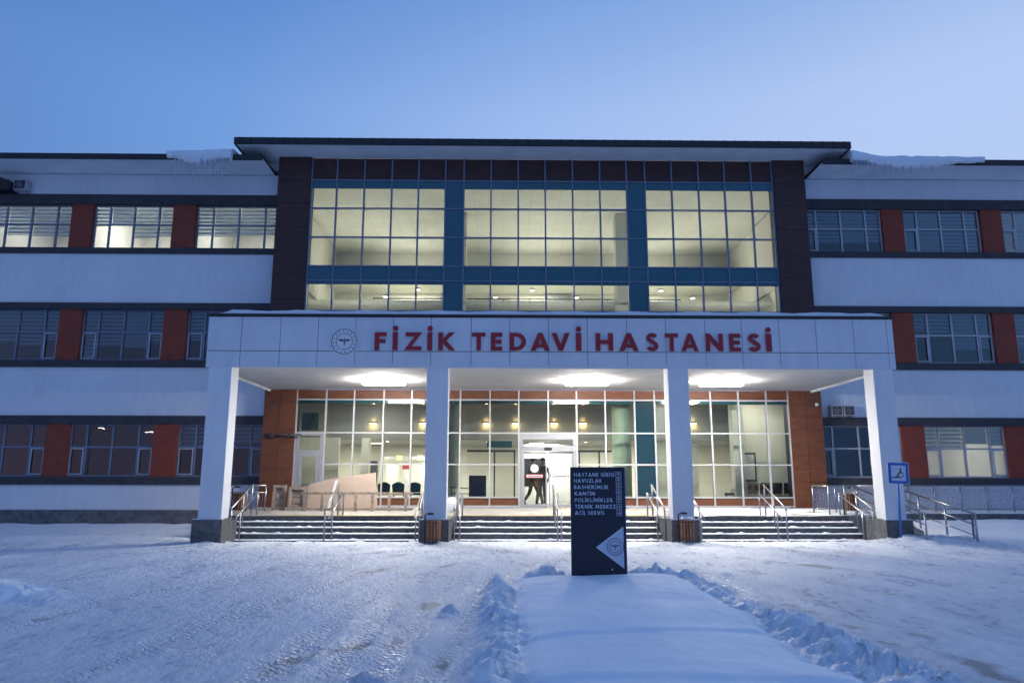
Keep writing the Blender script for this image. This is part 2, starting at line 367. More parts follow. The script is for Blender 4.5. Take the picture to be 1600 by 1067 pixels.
# ---------- lettering: closed outlines (unit cap height) filled through 2D curves
T = .235
def arc(cx, cy, rx, ry, a0, a1, n=14):
    return [(cx+rx*math.cos(R(a0+(a1-a0)*i/n)), cy+ry*math.sin(R(a0+(a1-a0)*i/n))) for i in range(n+1)]
def ribbon(center, t):
    L, Rr = [], []
    for i, p in enumerate(center):
        a = Vector(center[max(0, i-1)]); b = Vector(center[min(len(center)-1, i+1)]); d = (b-a).normalized(); nn = Vector((-d.y, d.x))
        L.append(tuple(Vector(p)+nn*t/2)); Rr.append(tuple(Vector(p)-nn*t/2))
    return L + Rr[::-1]
def glyph(ch, t=T):
    h = t/2
    if ch == 'F': return .58, [[(0,0),(t,0),(t,.4),(.53,.4),(.53,.4+t*.9),(t,.4+t*.9),(t,1-t*.95),(.58,1-t*.95),(.58,1),(0,1)]]
    if ch == 'E': return .6, [[(0,0),(.6,0),(.6,t*.95),(t,t*.95),(t,.5-h*.9),(.56,.5-h*.9),(.56,.5+h*.9),(t,.5+h*.9),(t,1-t*.95),(.6,1-t*.95),(.6,1),(0,1)]]
    if ch == 'I' or ch == 'i':
        g = [[(0,0),(t,0),(t,1),(0,1)]]
        if ch == 'i': g.append(arc(t/2, 1.2, t*.56, t*.56, 0, 345, 15))
        return t, g
    if ch == 'L': return .55, [[(0,0),(.55,0),(.55,t*.95),(t,t*.95),(t,1),(0,1)]]
    if ch == 'T': return .74, [[(.37-h,0),(.37+h,0),(.37+h,1-t*.95),(.74,1-t*.95),(.74,1),(0,1),(0,1-t*.95),(.37-h,1-t*.95)]]
    if ch == 'H': return .85, [[(0,0),(t,0),(t,.5-h),(.85-t,.5-h),(.85-t,0),(.85,0),(.85,1),(.85-t,1),(.85-t,.5+h),(t,.5+h),(t,1),(0,1)]]
    if ch == 'N': return .92, [[(0,0),(t,0),(t,.58),(.92-t,0),(.92,0),(.92,1),(.92-t,1),(.92-t,.42),(t,1),(0,1)]]
    if ch == 'Z': return .86, [[(0,0),(.84,0),(.84,t*.95),(.36,t*.95),(.86,1),(.06,1),(.06,1-t*.95),(.5,1-t*.95)]]
    if ch == 'K': return .86, [[(0,0),(t,0),(t,.42),(.56,0),(.86,0),(.42,.54),(.82,1),(.53,1),(t,.63),(t,1),(0,1)]]
    if ch == 'V': return .95, [[(.36,0),(.59,0),(.95,1),(.69,1),(.475,.36),(.26,1),(0,1)]]
    if ch == 'A': return .98, [[(0,0),(.26,0),(.325,.18),(.655,.18),(.72,0),(.98,0),(.6,1),(.38,1)], [(.40,.38),(.49,.66),(.58,.38)]]
    if ch == 'M': return 1.08, [[(0,0),(t,0),(.27,.56),(.54,0),(.81,.56),(1.08-t,0),(1.08,0),(.93,1),(.78,1),(.54,.45),(.3,1),(.15,1)]]
    if ch == 'D': return .84, [[(0,0),(.34,0)]+arc(.34,.5,.5,.5,-90,90)[1:]+[(0,1)], ([(t,t*.9),(.34,t*.9)]+arc(.34,.5,.27,.5-t*.9,-90,90)[1:]+[(t,1-t*.9)])[::-1]]
    if ch == 'P' or ch == 'R':
        g = [[(0,0),(t,0),(t,.36),(.34,.36)]+arc(.34,.68,.29,.32,-90,90)[1:]+[(0,1)], ([(t,.36+t*.75),(.34,.36+t*.75)]+arc(.34,.68,.1,.32-t*.75,-90,90,8)[1:]+[(t,1-t*.75)])[::-1]]
        if ch == 'R': g[0] = [(0,0),(t,0),(t,.36),(.28,.36),(.46,0),(.73,0),(.5,.42)]+arc(.34,.68,.29,.32,-55,90)[1:]+[(0,1)]
        return (.7 if ch == 'R' else .63), g
    if ch == 'B': return .66, [[(0,0),(.36,0)]+arc(.36,.28,.3,.28,-90,60)[1:]+arc(.34,.75,.26,.25,-60,90)+[(0,1)], [(t,.2),(t,.42),(.36,.42)]+arc(.36,.31,.09,.11,90,-90,6)[1:], [(t,.62),(t,.83),(.33,.83)]+arc(.33,.725,.08,.105,90,-90,6)[1:]]
    if ch == 'U': return .76, [[(0,1),(0,.38)]+arc(.38,.38,.38,.38,180,360)[1:]+[(.76,1),(.76-t,1),(.76-t,.38)]+arc(.38,.38,.38-t,.38-t,0,-180)[1:]+[(t,1)]]
    if ch == 'O': return 1.0, [arc(.5,.5,.5,.51,0,345,23), arc(.5,.5,.5-t,.51-t,0,-345,23)]
    if ch == 'C': return .82, [arc(.5,.5,.5,.51,48,312,20)+arc(.5,.5,.5-t,.51-t,312,48,20)]
    if ch == 'G': return .95, [arc(.5,.5,.5,.51,45,330,20)+[(.93,.6),(.52,.6),(.52,.42),(.7,.42)]+arc(.5,.5,.5-t,.51-t,318,45,18)]
    if ch in 'Ss':
        c = arc(.33,.73,.2,.165,20,240,12)+arc(.33,.29,.22,.18,62,-160,14)
        g = [ribbon(c, t*.95)]
        if ch == 's': g.append([(.27,-.08),(.38,-.08),(.42,-.2),(.27,-.27),(.24,-.2),(.32,-.17)])
        return .66, g
    return .4, []
def outline_mesh(loops, depth):           # XZ mesh, front at y=0, back at y=depth
    cu = bpy.data.curves.new('c', 'CURVE'); cu.dimensions = '2D'; cu.fill_mode = 'BOTH'; cu.extrude = depth/2
    for lp in loops:
        s = cu.splines.new('POLY'); s.points.add(len(lp)-1); s.use_cyclic_u = True
        for i, (x, y) in enumerate(lp): s.points[i].co = (x, y, 0, 1)
    o = bpy.data.objects.new('c', cu); me = bpy.data.meshes.new_from_object(o)
    bpy.data.objects.remove(o); bpy.data.curves.remove(cu)
    me.transform(Matrix.Translation((0, depth/2, 0)) @ Matrix.Rotation(R(90), 4, 'X'))
    return me
def outline_obj(name, loops, depth, mats, parent=None, loc=(0, 0, 0), side=False):
    me = outline_mesh(loops, depth); me.name = name
    for m in mats: me.materials.append(MT[m])
    if side:
        for p in me.polygons: p.material_index = 1 if abs(p.normal.y) < .5 else 0
    o = bpy.data.objects.new(name, me); COL.objects.link(o); o.location = loc
    if parent: o.parent = parent
    return o
def text_loops(s, h, width=None, gap=.16, t=.19):
    loops, x = [], 0
    for ch in s:
        if ch == ' ': x += .42; continue
        w, g = glyph(ch, t)
        for lp in g: loops.append([(x+a, b) for a, b in lp])
        x += w+gap
    x -= gap; k = (width/x) if width else h
    return [[(a*k, b*h) for a, b in lp] for lp in loops]
def circle(cx, cz, r, n=40): return [(cx+r*math.cos(2*math.pi*i/n), cz+r*math.sin(2*math.pi*i/n)) for i in range(n)]
def emblem_parts(parent, cx, cz, r, y, d, disc='paperw', ink='ink', red='redink'):     # round health emblem: ring of stars round a winged staff
    if disc: outline_obj('disc', [circle(0, 0, r)], d, [disc], parent, (cx, y-d, cz))
    f = y-(d if disc else 0)-.004
    outline_obj('ring', [circle(0, 0, r*.93), circle(0, 0, r*.88)[::-1]], .004, [ink], parent, (cx, f, cz))
    st = []
    for k in range(16):
        a = 2*math.pi*k/16+.1; x, z = r*.76*math.cos(a), r*.76*math.sin(a)
        st.append([(x+(r*.065 if j % 2 == 0 else r*.03)*math.sin(math.pi*j/5), z+(r*.065 if j % 2 == 0 else r*.03)*math.cos(math.pi*j/5)) for j in range(10)])
    outline_obj('star_ring', st, .004, [ink], parent, (cx, f, cz))
    outline_obj('ring', [circle(0, 0, r*.60), circle(0, 0, r*.56)[::-1]], .004, [ink], parent, (cx, f, cz))
    w = r
    staff = [[(-.03*w,.16*w),(.03*w,.16*w),(.05*w,-.1*w),(0,-.42*w),(-.05*w,-.1*w)]]
    for sgn in (-1, 1): staff.append([(sgn*.06*w,.02*w),(sgn*.2*w,.0*w),(sgn*.42*w,.1*w),(sgn*.42*w,.17*w),(sgn*.15*w,.16*w),(sgn*.06*w,.12*w)])
    outline_obj('winged_staff', staff, .004, [ink], parent, (cx, f, cz))
    outline_obj('staff_head', [circle(0, .2*w, .055*w, 14)], .004, [red], parent, (cx, f, cz))

# ------------------------------------------------------------------ terrain
def vnoise(x, y, seed):
    xi = np.floor(x).astype(np.int64); yi = np.floor(y).astype(np.int64); xf = x-xi; yf = y-yi
    u = xf*xf*(3-2*xf); v = yf*yf*(3-2*yf)
    def h(a, b):
        n = (a*374761393 + b*668265263 + seed*974634777) & 0xffffffff
        n = ((n ^ (n >> 13))*1274126177) & 0xffffffff
        return ((n ^ (n >> 16)) & 0xffff)/65535.
    return (h(xi, yi)*(1-u)+h(xi+1, yi)*u)*(1-v) + (h(xi, yi+1)*(1-u)+h(xi+1, yi+1)*u)*v
def fbm(x, y, seed, o=4):
    s = 0; a = .5; t = 0
    for k in range(o): s = s+a*vnoise(x*2**k, y*2**k, seed+k*7); t += a; a *= .55
    return s/t
def sstep(a, b, x): t = np.clip((x-a)/(b-a), 0, 1); return t*t*(3-2*t)
def dist_poly(x, y, pts):
    d = np.full(x.shape, 1e9)
    for (ax, ay), (bx, by) in zip(pts[:-1], pts[1:]):
        vx, vy = bx-ax, by-ay; t = np.clip(((x-ax)*vx+(y-ay)*vy)/(vx*vx+vy*vy), 0, 1)
        d = np.minimum(d, np.hypot(x-ax-t*vx, y-ay-t*vy))
    return d
def gp(px, py, z=0):
    w = FWD*F_PX + RI*(px-800) + UP*(533.5-py); s = (z-EYE)/w.z
    return (w.x*s, w.y*s)
TRACKS = [[gp(560, 1080), gp(655, 960), gp(735, 880)], [gp(660, 1090), gp(720, 985), gp(765, 900)],
          [gp(1440, 1090), gp(1290, 985), gp(1090, 895)], [gp(1600, 1075), gp(1400, 975), gp(1160, 890)],
          [gp(1530, 1090), gp(1360, 990), gp(1130, 900)], [gp(1700, 1020), gp(1450, 940), gp(1180, 880)], [gp(1700, 960), gp(1450, 905), gp(1150, 870)],
          [gp(480, 1090), gp(600, 960), gp(700, 880)], [gp(380, 1080), gp(540, 950), gp(680, 870)], [gp(-60, 1000), gp(200, 930), gp(420, 890), gp(640, 865)], [gp(-60, 925), gp(220, 890), gp(480, 868), gp(700, 858)],
          [gp(60, 1080), gp(330, 970), gp(600, 885)]]
def terrain(x, y):
    z = (fbm(x*.6, y*.6, 3)-.5)*.07 + (fbm(x*3, y*2.2, 5, 4)-.5)*.09 + (fbm(x*9, y*7, 9, 3)-.5)*.035
    z = z-.02-.05*sstep(19, 22, y)-.055*sstep(21.0, 21.9, y)
    for i, t in enumerate(TRACKS):
        d = dist_poly(x, y, t); amp = (.35+1.0*fbm(x*.8, y*.8, 60+i))*(1.7 if i in (0, 1, 2, 4) else 1.0); z = z-.032*amp*np.exp(-(d/.17)**2)+.012*amp*np.exp(-(d/.17)**2)*np.sin((x+y*1.4)*34+np.sin(x*9)*1.5)+.026*amp*np.exp(-((d-.27)/.09)**2)*fbm(x*6, y*6, 80+i)*1.6
    smooth = np.zeros_like(z)
    wob = (fbm(x*1.5, y*1.5, 21)-.5)*.25
    # untouched island of snow round the directory sign
    wob2 = (fbm(x*4, y*4, 23)-.5)*.22; isl = sstep(.0, .32, x+wob+wob2*.7)*sstep(3.25, 2.75, x+wob*2+wob2)*sstep(12.8, 12.5, y+wob)
    top = .23+(fbm(x*.7, y*.5, 31)-.5)*.05 - .035*sstep(7.95, 7.8, y-x*.12)-.07*np.clip(np.abs(x-1.6)/1.4, 0, 1.1)**4+.03*sstep(7.6, 6.6, y) - .03*sstep(6.4, 6.25, y+x*.1)
    dent = .012*(fbm(x*6, y*6, 35)-.5)+.075*(fbm(x*.8, y*1.3, 36)-.5)+.03*np.clip(fbm(x*2.5, y*2.5, 37)-.62, 0, 1)*4*sstep(1.9, 2.9, x)
    z = z*(1-isl)+(top+dent)*isl; smooth = np.maximum(smooth, isl)
    lump = np.clip(fbm(x*3.2, y*3.2, 41, 5)*2.2-.75, 0, 1.3); lump2 = 1-np.abs(fbm(x*7, y*7, 47, 4)*2-1)*3; lump2 = np.clip(lump2, 0, 1)
    chunk = np.minimum(lump*.75+lump2*.45+.3*(fbm(x*14, y*14, 49, 3)-.5), .85)
    def ridge(d, w, hgt): return np.exp(-(d/w)**2)*hgt
    lb = ridge(x+.04-.08*(y-9)*.15+(fbm(y*1.1, y*0+3., 55)-.5)*.35, .24, .24)*(.5+fbm(x*1.2, y*1.2, 56))*sstep(12.6, 12.0, y)
    rw = .25+.25*sstep(11, 6, y)
    rb = np.exp(-((x-3.3-.03*(12-y)+(fbm(y*.9, y*0+9., 57)-.5)*.5)/rw)**2)*(.22+.10*sstep(9, 6, y))*(.45+1.1*fbm(x*1.1, y*1.1, 58))*sstep(12.9, 12.3, y)
    bb = np.exp(-((y-13.0)/.3)**2)*.42*(np.exp(-((x-.75)/.42)**2)+np.exp(-((x-2.55)/.5)**2)+.5*np.exp(-((x-3.2)/.3)**2))
    side = lb+rb+bb
    z = np.maximum(z, z*.4+side*(.28+.75*chunk)+.03*(lump2-.5)*np.clip(side*5, 0, 1))
    rough = np.clip(side*4, 0, 1)
    # ploughed bank at the left edge and soft banks along the walls
    b1 = np.exp(-((x+7.6)/1.1)**2-((y-11.5)/.5)**2)*.28
    b2 = np.exp(-((x+.65)/.13)**2-((y-10.3)/.1)**2)*.14 + np.exp(-((x+1.15)/.2)**2-((y-6.9)/.15)**2)*.12
    bl = sstep(-8.8, -10.2, x)*(sstep(22.5, 26.8, y)*.2+np.exp(-((y-22.6)/.7)**2)*.14)
    br = sstep(11.6, 13.6, x)*sstep(19.6, 24, y)*.50
    br2 = np.exp(-((x-12.0)/1.6)**2-((y-21.0)/.8)**2)*.2
    fr = np.exp(-((y-21.6)/.35)**2)*.055*sstep(-10, -8, x)*sstep(13.5, 12.5, x)
    pl = sum(np.exp(-((x-a)/.5)**2-((y-20.95)/.35)**2)*.09 for a in (-8.1, -1.85, 5.1, 11.1))
    z = z+(b1+b2+br2)*(.5+.8*chunk)+(bl+br)*(.75+.35*fbm(x, y, 77))+(fr+pl)*(.3+1.1*chunk)
    smooth = np.maximum(smooth, np.clip((b1+bl+br+fr)*5, 0, .8)); smooth = np.maximum(smooth, rough*.75)
    # dirt and track masks
    tm = np.zeros_like(z)
    for t in TRACKS: tm = np.maximum(tm, np.exp(-(dist_poly(x, y, t)/.2)**2))
    c, s_ = math.cos(.55), math.sin(.55)
    xr, yr = x*c+y*s_, -x*s_+y*c
    st = fbm(xr*1.3, yr*.35, 88, 5)*sstep(-2, 1, x) + fbm((x*c-y*s_)*1.3, (x*s_+y*c)*.35, 89, 5)*sstep(1, -2, x)
    dirt = np.clip((st-.565)*3.2, 0, 1)*.75 + tm*np.clip(fbm(x*2, y*2, 91)*2-.7, 0, 1)*.8
    dirt += np.exp(-(dist_poly(x, y, [gp(1300, 990), gp(1380, 1050), gp(1430, 1090)])/.3)**2)*.6 + np.exp(-(dist_poly(x, y, [gp(420, 1040), gp(560, 1010)])/.25)**2)*.35
    dirt = dirt*(1-np.clip(smooth*1.6, 0, 1))*sstep(30, 20, np.abs(x))
    far = sstep(26, 60, np.abs(x))
    z = z*(1-far)
    inside = (y > 28.2) | ((x > -9.2) & (x < 12.2) & (y > 22.6))
    z = np.where(inside, -.3, z)
    return z, dirt, smooth, np.clip(tm, 0, 1)*(1-smooth)
def axis(segs):
    out = []
    for a, b, st in segs: out += list(np.arange(a, b-1e-6, st))
    return np.array(out+[segs[-1][1]])
def build_ground():
    xs = axis([(-600,-100,100),(-100,-40,10),(-40,-20,1),(-20,-9,.12),(-9,9,.045),(9,20,.12),(20,40,1),(40,100,10),(100,600,100)])
    ys = axis([(-300,-50,50),(-50,-10,5),(-10,1,1),(1,5,.2),(5,14,.04),(14,23,.06),(23,30,.15),(30,60,5),(60,160,20),(160,900,74)])
    X, Y = np.meshgrid(xs, ys); z, d, s, t = terrain(X, Y)
    nx, ny = len(xs), len(ys)
    me = bpy.data.meshes.new('ground'); me.vertices.add(nx*ny)
    co = np.stack([X, Y, z], -1).reshape(-1).astype(np.float32); me.vertices.foreach_set('co', co)
    i = np.arange(nx*ny).reshape(ny, nx); q = np.stack([i[:-1,:-1], i[:-1,1:], i[1:,1:], i[1:,:-1]], -1).reshape(-1)
    nf = (nx-1)*(ny-1); me.loops.add(nf*4); me.polygons.add(nf)
    me.loops.foreach_set('vertex_index', q.astype(np.int32)); me.polygons.foreach_set('loop_start', np.arange(0, nf*4, 4, dtype=np.int32))
    me.polygons.foreach_set('use_smooth', np.ones(nf, bool)); me.update(calc_edges=True); me.validate()
    for nme, a in (('dirt', d), ('smooth_snow', s), ('track', t)):
        at_ = me.attributes.new(nme, 'FLOAT', 'POINT'); at_.data.foreach_set('value', np.ascontiguousarray(a, dtype=np.float32).reshape(-1))
    me.materials.append(ground_mat())
    o = bpy.data.objects.new('ground', me); COL.objects.link(o); o['kind'] = 'structure'; return o
build_ground()
def gz(x, y): return float(terrain(np.array([float(x)]), np.array([float(y)]))[0][0])

# ------------------------------------------------------------------ hospital building
B = thing('hospital_building', 'three storey white hospital with red piers, brown glazed centre and pillared canopy', 'building', (1.5, 28, 0))
BI = Matrix.Translation((-1.5, -28, 0))
def bpart(mb, name, mats, parent=None, bevel=0):
    o = mb.build(name, mats, parent or B, bevel)
    if (parent or B) is B: o.matrix_parent_inverse = BI
    return o
def bsub(name):
    e = sub(name, B); e.matrix_parent_inverse = BI; return e
YW = 28.0; XL, XR = -29.4, 32.4; TX0, TX1 = -8.84, 11.98; YT = 27.5
ZB = [(1.53, 1.82, 3.77, 4.08), (5.92, 6.19, 8.19, 8.44), (10.42, 10.66, 12.46, 12.86)]   # trim bottom, window bottom, window top, trim top
ZTOP = 13.72
WINS = []
for (xa, xb, side) in ((XL, TX0, -1), (TX1, XR, 1)):
    w = MB()
    zs = [.62]+[v for b in ZB for v in (b[0], b[3])]+[ZTOP]
    for k in range(0, len(zs), 2): w.box(xa, xb, YW, YW+.3, zs[k], zs[k+1])
    bpart(w, 'wall', 'white')
    bpart(MB().box(xa, xb, YW-.05, YW+.3, -.4, .62), 'plinth', 'plinth')
    for (a, b, c, d) in ZB:
        t = MB(); t.box(xa, xb, YW-.06, YW+.3, a, b); t.box(xa, xb, YW-.06, YW+.3, c, d); bpart(t, 'trim', 'trim')
    piers = [(-29.4,-28.6),(-25.3,-24.4),(-21.2,-20.35),(-17.1,-16.25),(-13.1,-12.2)] if side < 0 else [(15.25,16.1),(19.25,20.1),(23.25,24.1),(27.25,28.1),(31.3,32.4)]
    edges = []
    for fl, (a, b, c, d) in enumerate(ZB):
        for p in piers: bpart(MB().box(p[0], p[1], YW-.01, YW+.3, b, c), 'pier', 'red')
        if side < 0:
            gaps = [(piers[i][1], piers[i+1][0]) for i in range(len(piers)-1)]+[(piers[-1][1], TX0)]
        else:
            gaps = [(TX1, piers[0][0])]+[(piers[i][1], piers[i+1][0]) for i in range(len(piers)-1)]
        for g in gaps: WINS.append((side, fl, g[0], g[1], b, c))
    if side < 0: bpart(MB().box(XL-.3, XL, YW, YW+12, -.4, ZTOP), 'end_wall', 'white')
    else: bpart(MB().box(XR, XR+.3, YW, YW+12, -.4, ZTOP), 'end_wall', 'white')
def order(side, x0, x1):   # 0 = window beside the tower, counting outwards
    return round(((TX0-x1) if side < 0 else (x0-TX1))/4.1)
rooms = {}
for (side, fl, x0, x1, z0, z1) in WINS:
    k = order(side, x0, x1)
    if k > 3: continue
    win = bsub('window')
    W = x1-x0; yf = YW+.16
    xs = [x0, x0+W*.195, x0+W*.50, x0+W*.81, x1]
    zt = z0+(z1-z0)*.56
    lit = (side < 0 and fl == 2)
    f = MB(); fw = .035
    f.box(x0, x1, yf-.03, yf+.05, z0, z0+.06); f.box(x0, x1, yf-.03, yf+.05, z1-.05, z1)
    for x in xs:
        xa = min(max(x, x0+fw), x1-fw); f.box(xa-fw, xa+fw, yf-.031, yf+.05, z0+.06, z1-.05)
    for i in range(4): f.box(max(xs[i]+fw, x0+2*fw), min(xs[i+1]-fw, x1-2*fw), yf-.028, yf+.05, zt-.03, zt+.03)
    f.build('frame', 'alub' if side < 0 and fl == 2 else ('alu' if side > 0 else 'alub'), win)
    rg = random.Random(int(fl*100+k*7+(side+1)*31))
    if not (side < 0 and fl == 2):
        for i in ((0, 3) if fl < 2 else ((0,) if rg.random() < .5 else (3,))):
            s = MB(); a0, a1 = xs[i]+.05, xs[i+1]-.05
            for (p, q, r_, t_) in ((a0, a1, z0+.07, z0+.12), (a0, a1, zt-.08, zt-.035), (a0, a0+.05, z0+.12, zt-.08), (a1-.05, a1, z0+.12, zt-.08)): s.box(p, q, yf-.05, yf-.034, r_, t_)
            s.build('sash', 'alu', win)
    g = MB()
    for i in range(4):
        for (za, zb) in ((z0+.06, zt-.03), (zt+.03, z1-.05)):
            g.box(xs[i]+fw, xs[i+1]-fw, yf+.005, yf+.011, za, zb)
    g.build('pane', 'glassd', win)
    # blinds per pane: how far down (fraction of the window), None = raised
    H = z1-z0
    D = {(-1,2,0): (.72,.72,.66,.68), (-1,2,1): (.46,.40,.73,.72), (-1,2,2): (.5,.7,.72,.72), (-1,2,3): (.7,.7,.7,.7),
         (-1,1,0): (.62,.72,.9,.6), (-1,1,1): (1,.74,.74,.62), (-1,1,2): (.7,.68,.7,.62), (-1,0,0): (.42,.42,.38,.38), (-1,0,1): (.0,.0,.0,.0), (-1,0,2): (0,0,0,0),
         (1,2,0): (.8,.78,.78,.76), (1,2,1): (1,1,.98,.98), (1,2,2): (.92,.96,.9,.9), (1,1,1): (.36,.38,.72,.72), (1,1,2): (.7,.7,.6,.6), (1,1,0): (.5,.5,.5,.5),
         (1,0,0): (0,0,0,0), (1,0,1): (.44,.44,.36,.36), (1,0,2): (.6,.6,.6,.6)}.get((side, fl, k), (.5,.6,.6,.5))
    b1, b2 = MB(), MB()
    plain = {(1,2,1): (0,1), (1,1,1): (2,3), (1,0,1): (2,3), (-1,2,1): (1,), (1,2,0): (2,), (-1,1,1): (2,), (-1,1,0): (1,), (1,2,2): (1,)}.get((side, fl, k), ())
    if side < 0: plain = [i for i in plain]
    for i in range(4):
        if D[i] > 0:
            m_ = b2 if i in plain else b1
            dd = min(1, D[i]+(rg.random()-.5)*.07) if D[i] < .97 else 1
            m_.box(xs[i]+fw+.005, xs[i+1]-fw-.005, yf+.075, yf+.079, z1-.05-(H-.1)*dd, z1-.05)
    if b1.v: b1.build('blind', 'blind', win)
    if b2.v: b2.build('blind', 'blindp', win)
    # room behind
    r = MB(); r.room(x0-.35, x1+.35, YW+.3, YW+5, z0-.85, z1+.75); o = r.build('room', 'room', win)
    rooms[(side, fl, k)] = (x0, x1, z0, z1)
LP = 3.0
def lamp(kind, name, loc, power, col, size=None, rot=(0, 0, 0), size_y=None):
    L = bpy.data.lights.new(name, kind); L.energy = power*LP; L.color = col
    if kind == 'AREA':
        L.shape = 'RECTANGLE'; L.size = size; L.size_y = size_y or size
    else: L.shadow_soft_size = size or .1
    o = bpy.data.objects.new(name, L); COL.objects.link(o); o.location = loc; o.rotation_euler = rot; return o
WARM = (1, .93, .83)
for k, pw in ((0, 60), (1, 85), (2, 50), (3, 45)):
    x0, x1, z0, z1 = rooms[(-1, 2, k)]
    lamp('AREA', 'room_light', ((x0+x1)/2, YW+2.2, z1+.68), pw, WARM, 1.2)
x0, x1, z0, z1 = rooms[(1, 0, 1)]; lamp('AREA', 'room_light', (x0+1.2, YW+2.6, z1+.6), 34, WARM, .8)
x0, x1, z0, z1 = rooms[(1, 2, 2)]; lamp('AREA', 'room_light', (x0+1.2, YW+2.6, z1+.6), 10, WARM, .8)

# roofs of the wings
for (xa, xb, s) in ((XL-.5, TX0-.35, -1), (TX1+.35, XR+.5, 1)):
    r = MB(); r.box(xa, xb, 26.5, YW+12, ZTOP+.03, ZTOP+.06)
    rr = bpart(r, 'roof', 'eave')
    ff = MB(); ff.box(xa, xb, 26.44, 26.5, ZTOP-.03, ZTOP+.19); ff.box(xa, xb, 26.5, YW+12, ZTOP+.065, ZTOP+.18)
    x = xa+.4
    while x < xb: ff.box(x, x+.05, 26.425, 26.438, ZTOP-.05, ZTOP+.16); x += 1.1
    bpart(ff, 'gutter', 'roofd')
# central roof: wide eave, dark fascia, returns at both ends
XA, XB = -10.22, 13.35; ZR = 14.26
r = MB(); r.box(XA+.06, XB-.06, 26.26, 34, ZR, ZR+.04); bpart(r, 'soffit', 'eave')
r = MB(); r.box(XA, XB, 26.2, 26.26, ZR-.03, ZR+.24); r.box(XA, XA+.06, 26.26, 34, ZR-.03, ZR+.24); r.box(XB-.06, XB, 26.26, 34, ZR-.03, ZR+.24); r.box(XA+.06, XB-.06, 26.26, 34, ZR+.045, ZR+.2)
x = XA+.2
while x < XB: r.box(x, x+.035, 26.185, 26.198, ZR-.01, ZR+.248); x += .42
bpart(r, 'roof', 'roofd')
w = MB(); w.box(TX0+.02, TX1-.02, YT+.5, 36, 13.5, ZR-.002); bpart(w, 'wall', 'white')
w = MB(); w.box(XA+.25, TX0, YW-.02, 34, ZTOP+.2, ZR-.002); w.box(TX1, XB-.25, YW-.02, 34, ZTOP+.2, ZR-.002); bpart(w, 'wall', 'white')

# ---- tower cladding
def cladding(x0, x1, z0, z1, cols, rows, m, joint=.012, y0=YT-.12, y1=YT+.5):
    c = MB(); c.box(x0+.01, x1-.01, y0+.03, y1, z0, z1, 1)
    for i in range(cols):
        for j in range(rows):
            a = x0+(x1-x0)*i/cols; b = x0+(x1-x0)*(i+1)/cols; e = z0+(z1-z0)*j/rows; g = z0+(z1-z0)*(j+1)/rows
            c.box(a+joint/2, b-joint/2, y0, y0+.028, e+joint/2, g-joint/2)
    return bpart(c, 'cladding', [m, 'black'])
GX0, GX1 = -7.56, 10.72
cladding(TX0, GX0, 6.55, ZR-.005, 1, 8, 'shaded_brown'); cladding(GX1, TX1, 6.55, ZR-.005, 1, 8, 'shaded_brown')
cladding(TX0, -7.64, .70, 5.02, 2, 9, 'brown', y0=YT-.1); cladding(10.74, TX1, .70, 5.02, 2, 9, 'brown', y0=YT-.1)
# upper curtain wall
UM = [-7.53,-6.54,-5.46,-4.38,-3.33,-2.27,-1.54,-.47,.60,1.67,2.75,3.83,4.89,5.62,6.68,7.75,8.79,9.85,10.69]
UZ = [14.24, 13.32, 12.99, 12.16, 10.98, 9.82, 9.24, 9.11, 8.0]
cw = bsub('curtain_wall')
f = MB()
for x in UM: f.box(x-.03, x+.03, YT-.06, YT+.06, 6.6, 14.24)
for z in (13.32, 12.16, 10.98, 9.82, 9.24, 8.05):
    for i in range(len(UM)-1): f.box(UM[i]+.03, UM[i+1]-.03, YT-.05, YT+.05, z-.028, z+.028)
f.build('mullion_frame', 'alub', cw)
f = MB()
for i in range(len(UM)-1): f.box(UM[i]+.03, UM[i+1]-.03, YT-.01, YT+.02, 13.35, 14.24)
f.build('cladding_panel', 'shaded_brown', cw)
def piece(name, m, par, *bx): MB().box(*bx).build(name, m, par)
for i in range(len(UM)-1):
    a, b = UM[i]+.03, UM[i+1]-.03
    if i in (5, 12):
        for z0, z1 in ((8.078, 9.212), (9.268, 9.792), (9.848, 10.952), (11.008, 12.132), (12.188, 13.292)): piece('spandrel', 'teal', cw, a, b, YT-.01, YT+.02, z0, z1)
    else:
        
        for z0, z1 in ((12.99, 13.292), (9.268, 9.792), (9.10, 9.212)): piece('spandrel', 'teal', cw, a, b, YT-.01, YT+.02, z0, z1)
        for z0, z1 in ((8.078, 9.10), (9.848, 10.952), (11.008, 12.132), (12.188, 12.99)): piece('pane', 'glassw', cw, a, b, YT, YT+.012, z0, z1)
# upper hall behind it: void by the glass, gallery slab with railing further in
h = MB()
h.room(TX0+.2, TX1-.2, YT+.5, 37, 6.7, 13.3, 0, 1, 2)
bpart(h, 'hall_interior', ['lobbyw', 'lobbyf', 'hallc'])
bpart(MB().box(-8.6, 11.7, 31.0, 36.95, 9.18, 9.34), 'gallery_slab', 'hallc')
bpart(MB().box(-8.6, 11.7, 34.9, 36.95, 11.15, 11.6), 'bulkhead', 'hallc')
c = MB()
for x in (-1.9, 5.25): c.box(x-.3, x+.3, 30.9, 31.6, 6.72, 9.17); c.box(x-.3, x+.3, 30.9, 31.6, 9.35, 13.28)
bpart(c, 'interior_column', 'hallc')
c = MB()
c.tube([(-6.2, 34.4, 10.25), (8.6, 34.4, 10.25)], .03, 6); c.tube([(-6.2, 34.4, 10.0), (8.6, 34.4, 10.0)], .015, 6)
x = -6.2
while x < 8.7: c.tube([(x, 34.4, 9.34), (x, 34.4, 10.25)], .02, 6); x += 1.25
bpart(c, 'gallery_railing', 'darkw')
c = MB()
for x in (-2.6, 2.9, 6.9): c.box(x-.6, x+.6, 36.8, 36.94, 9.35, 11.1)
bpart(c, 'gallery_doorway', 'lobbyg')
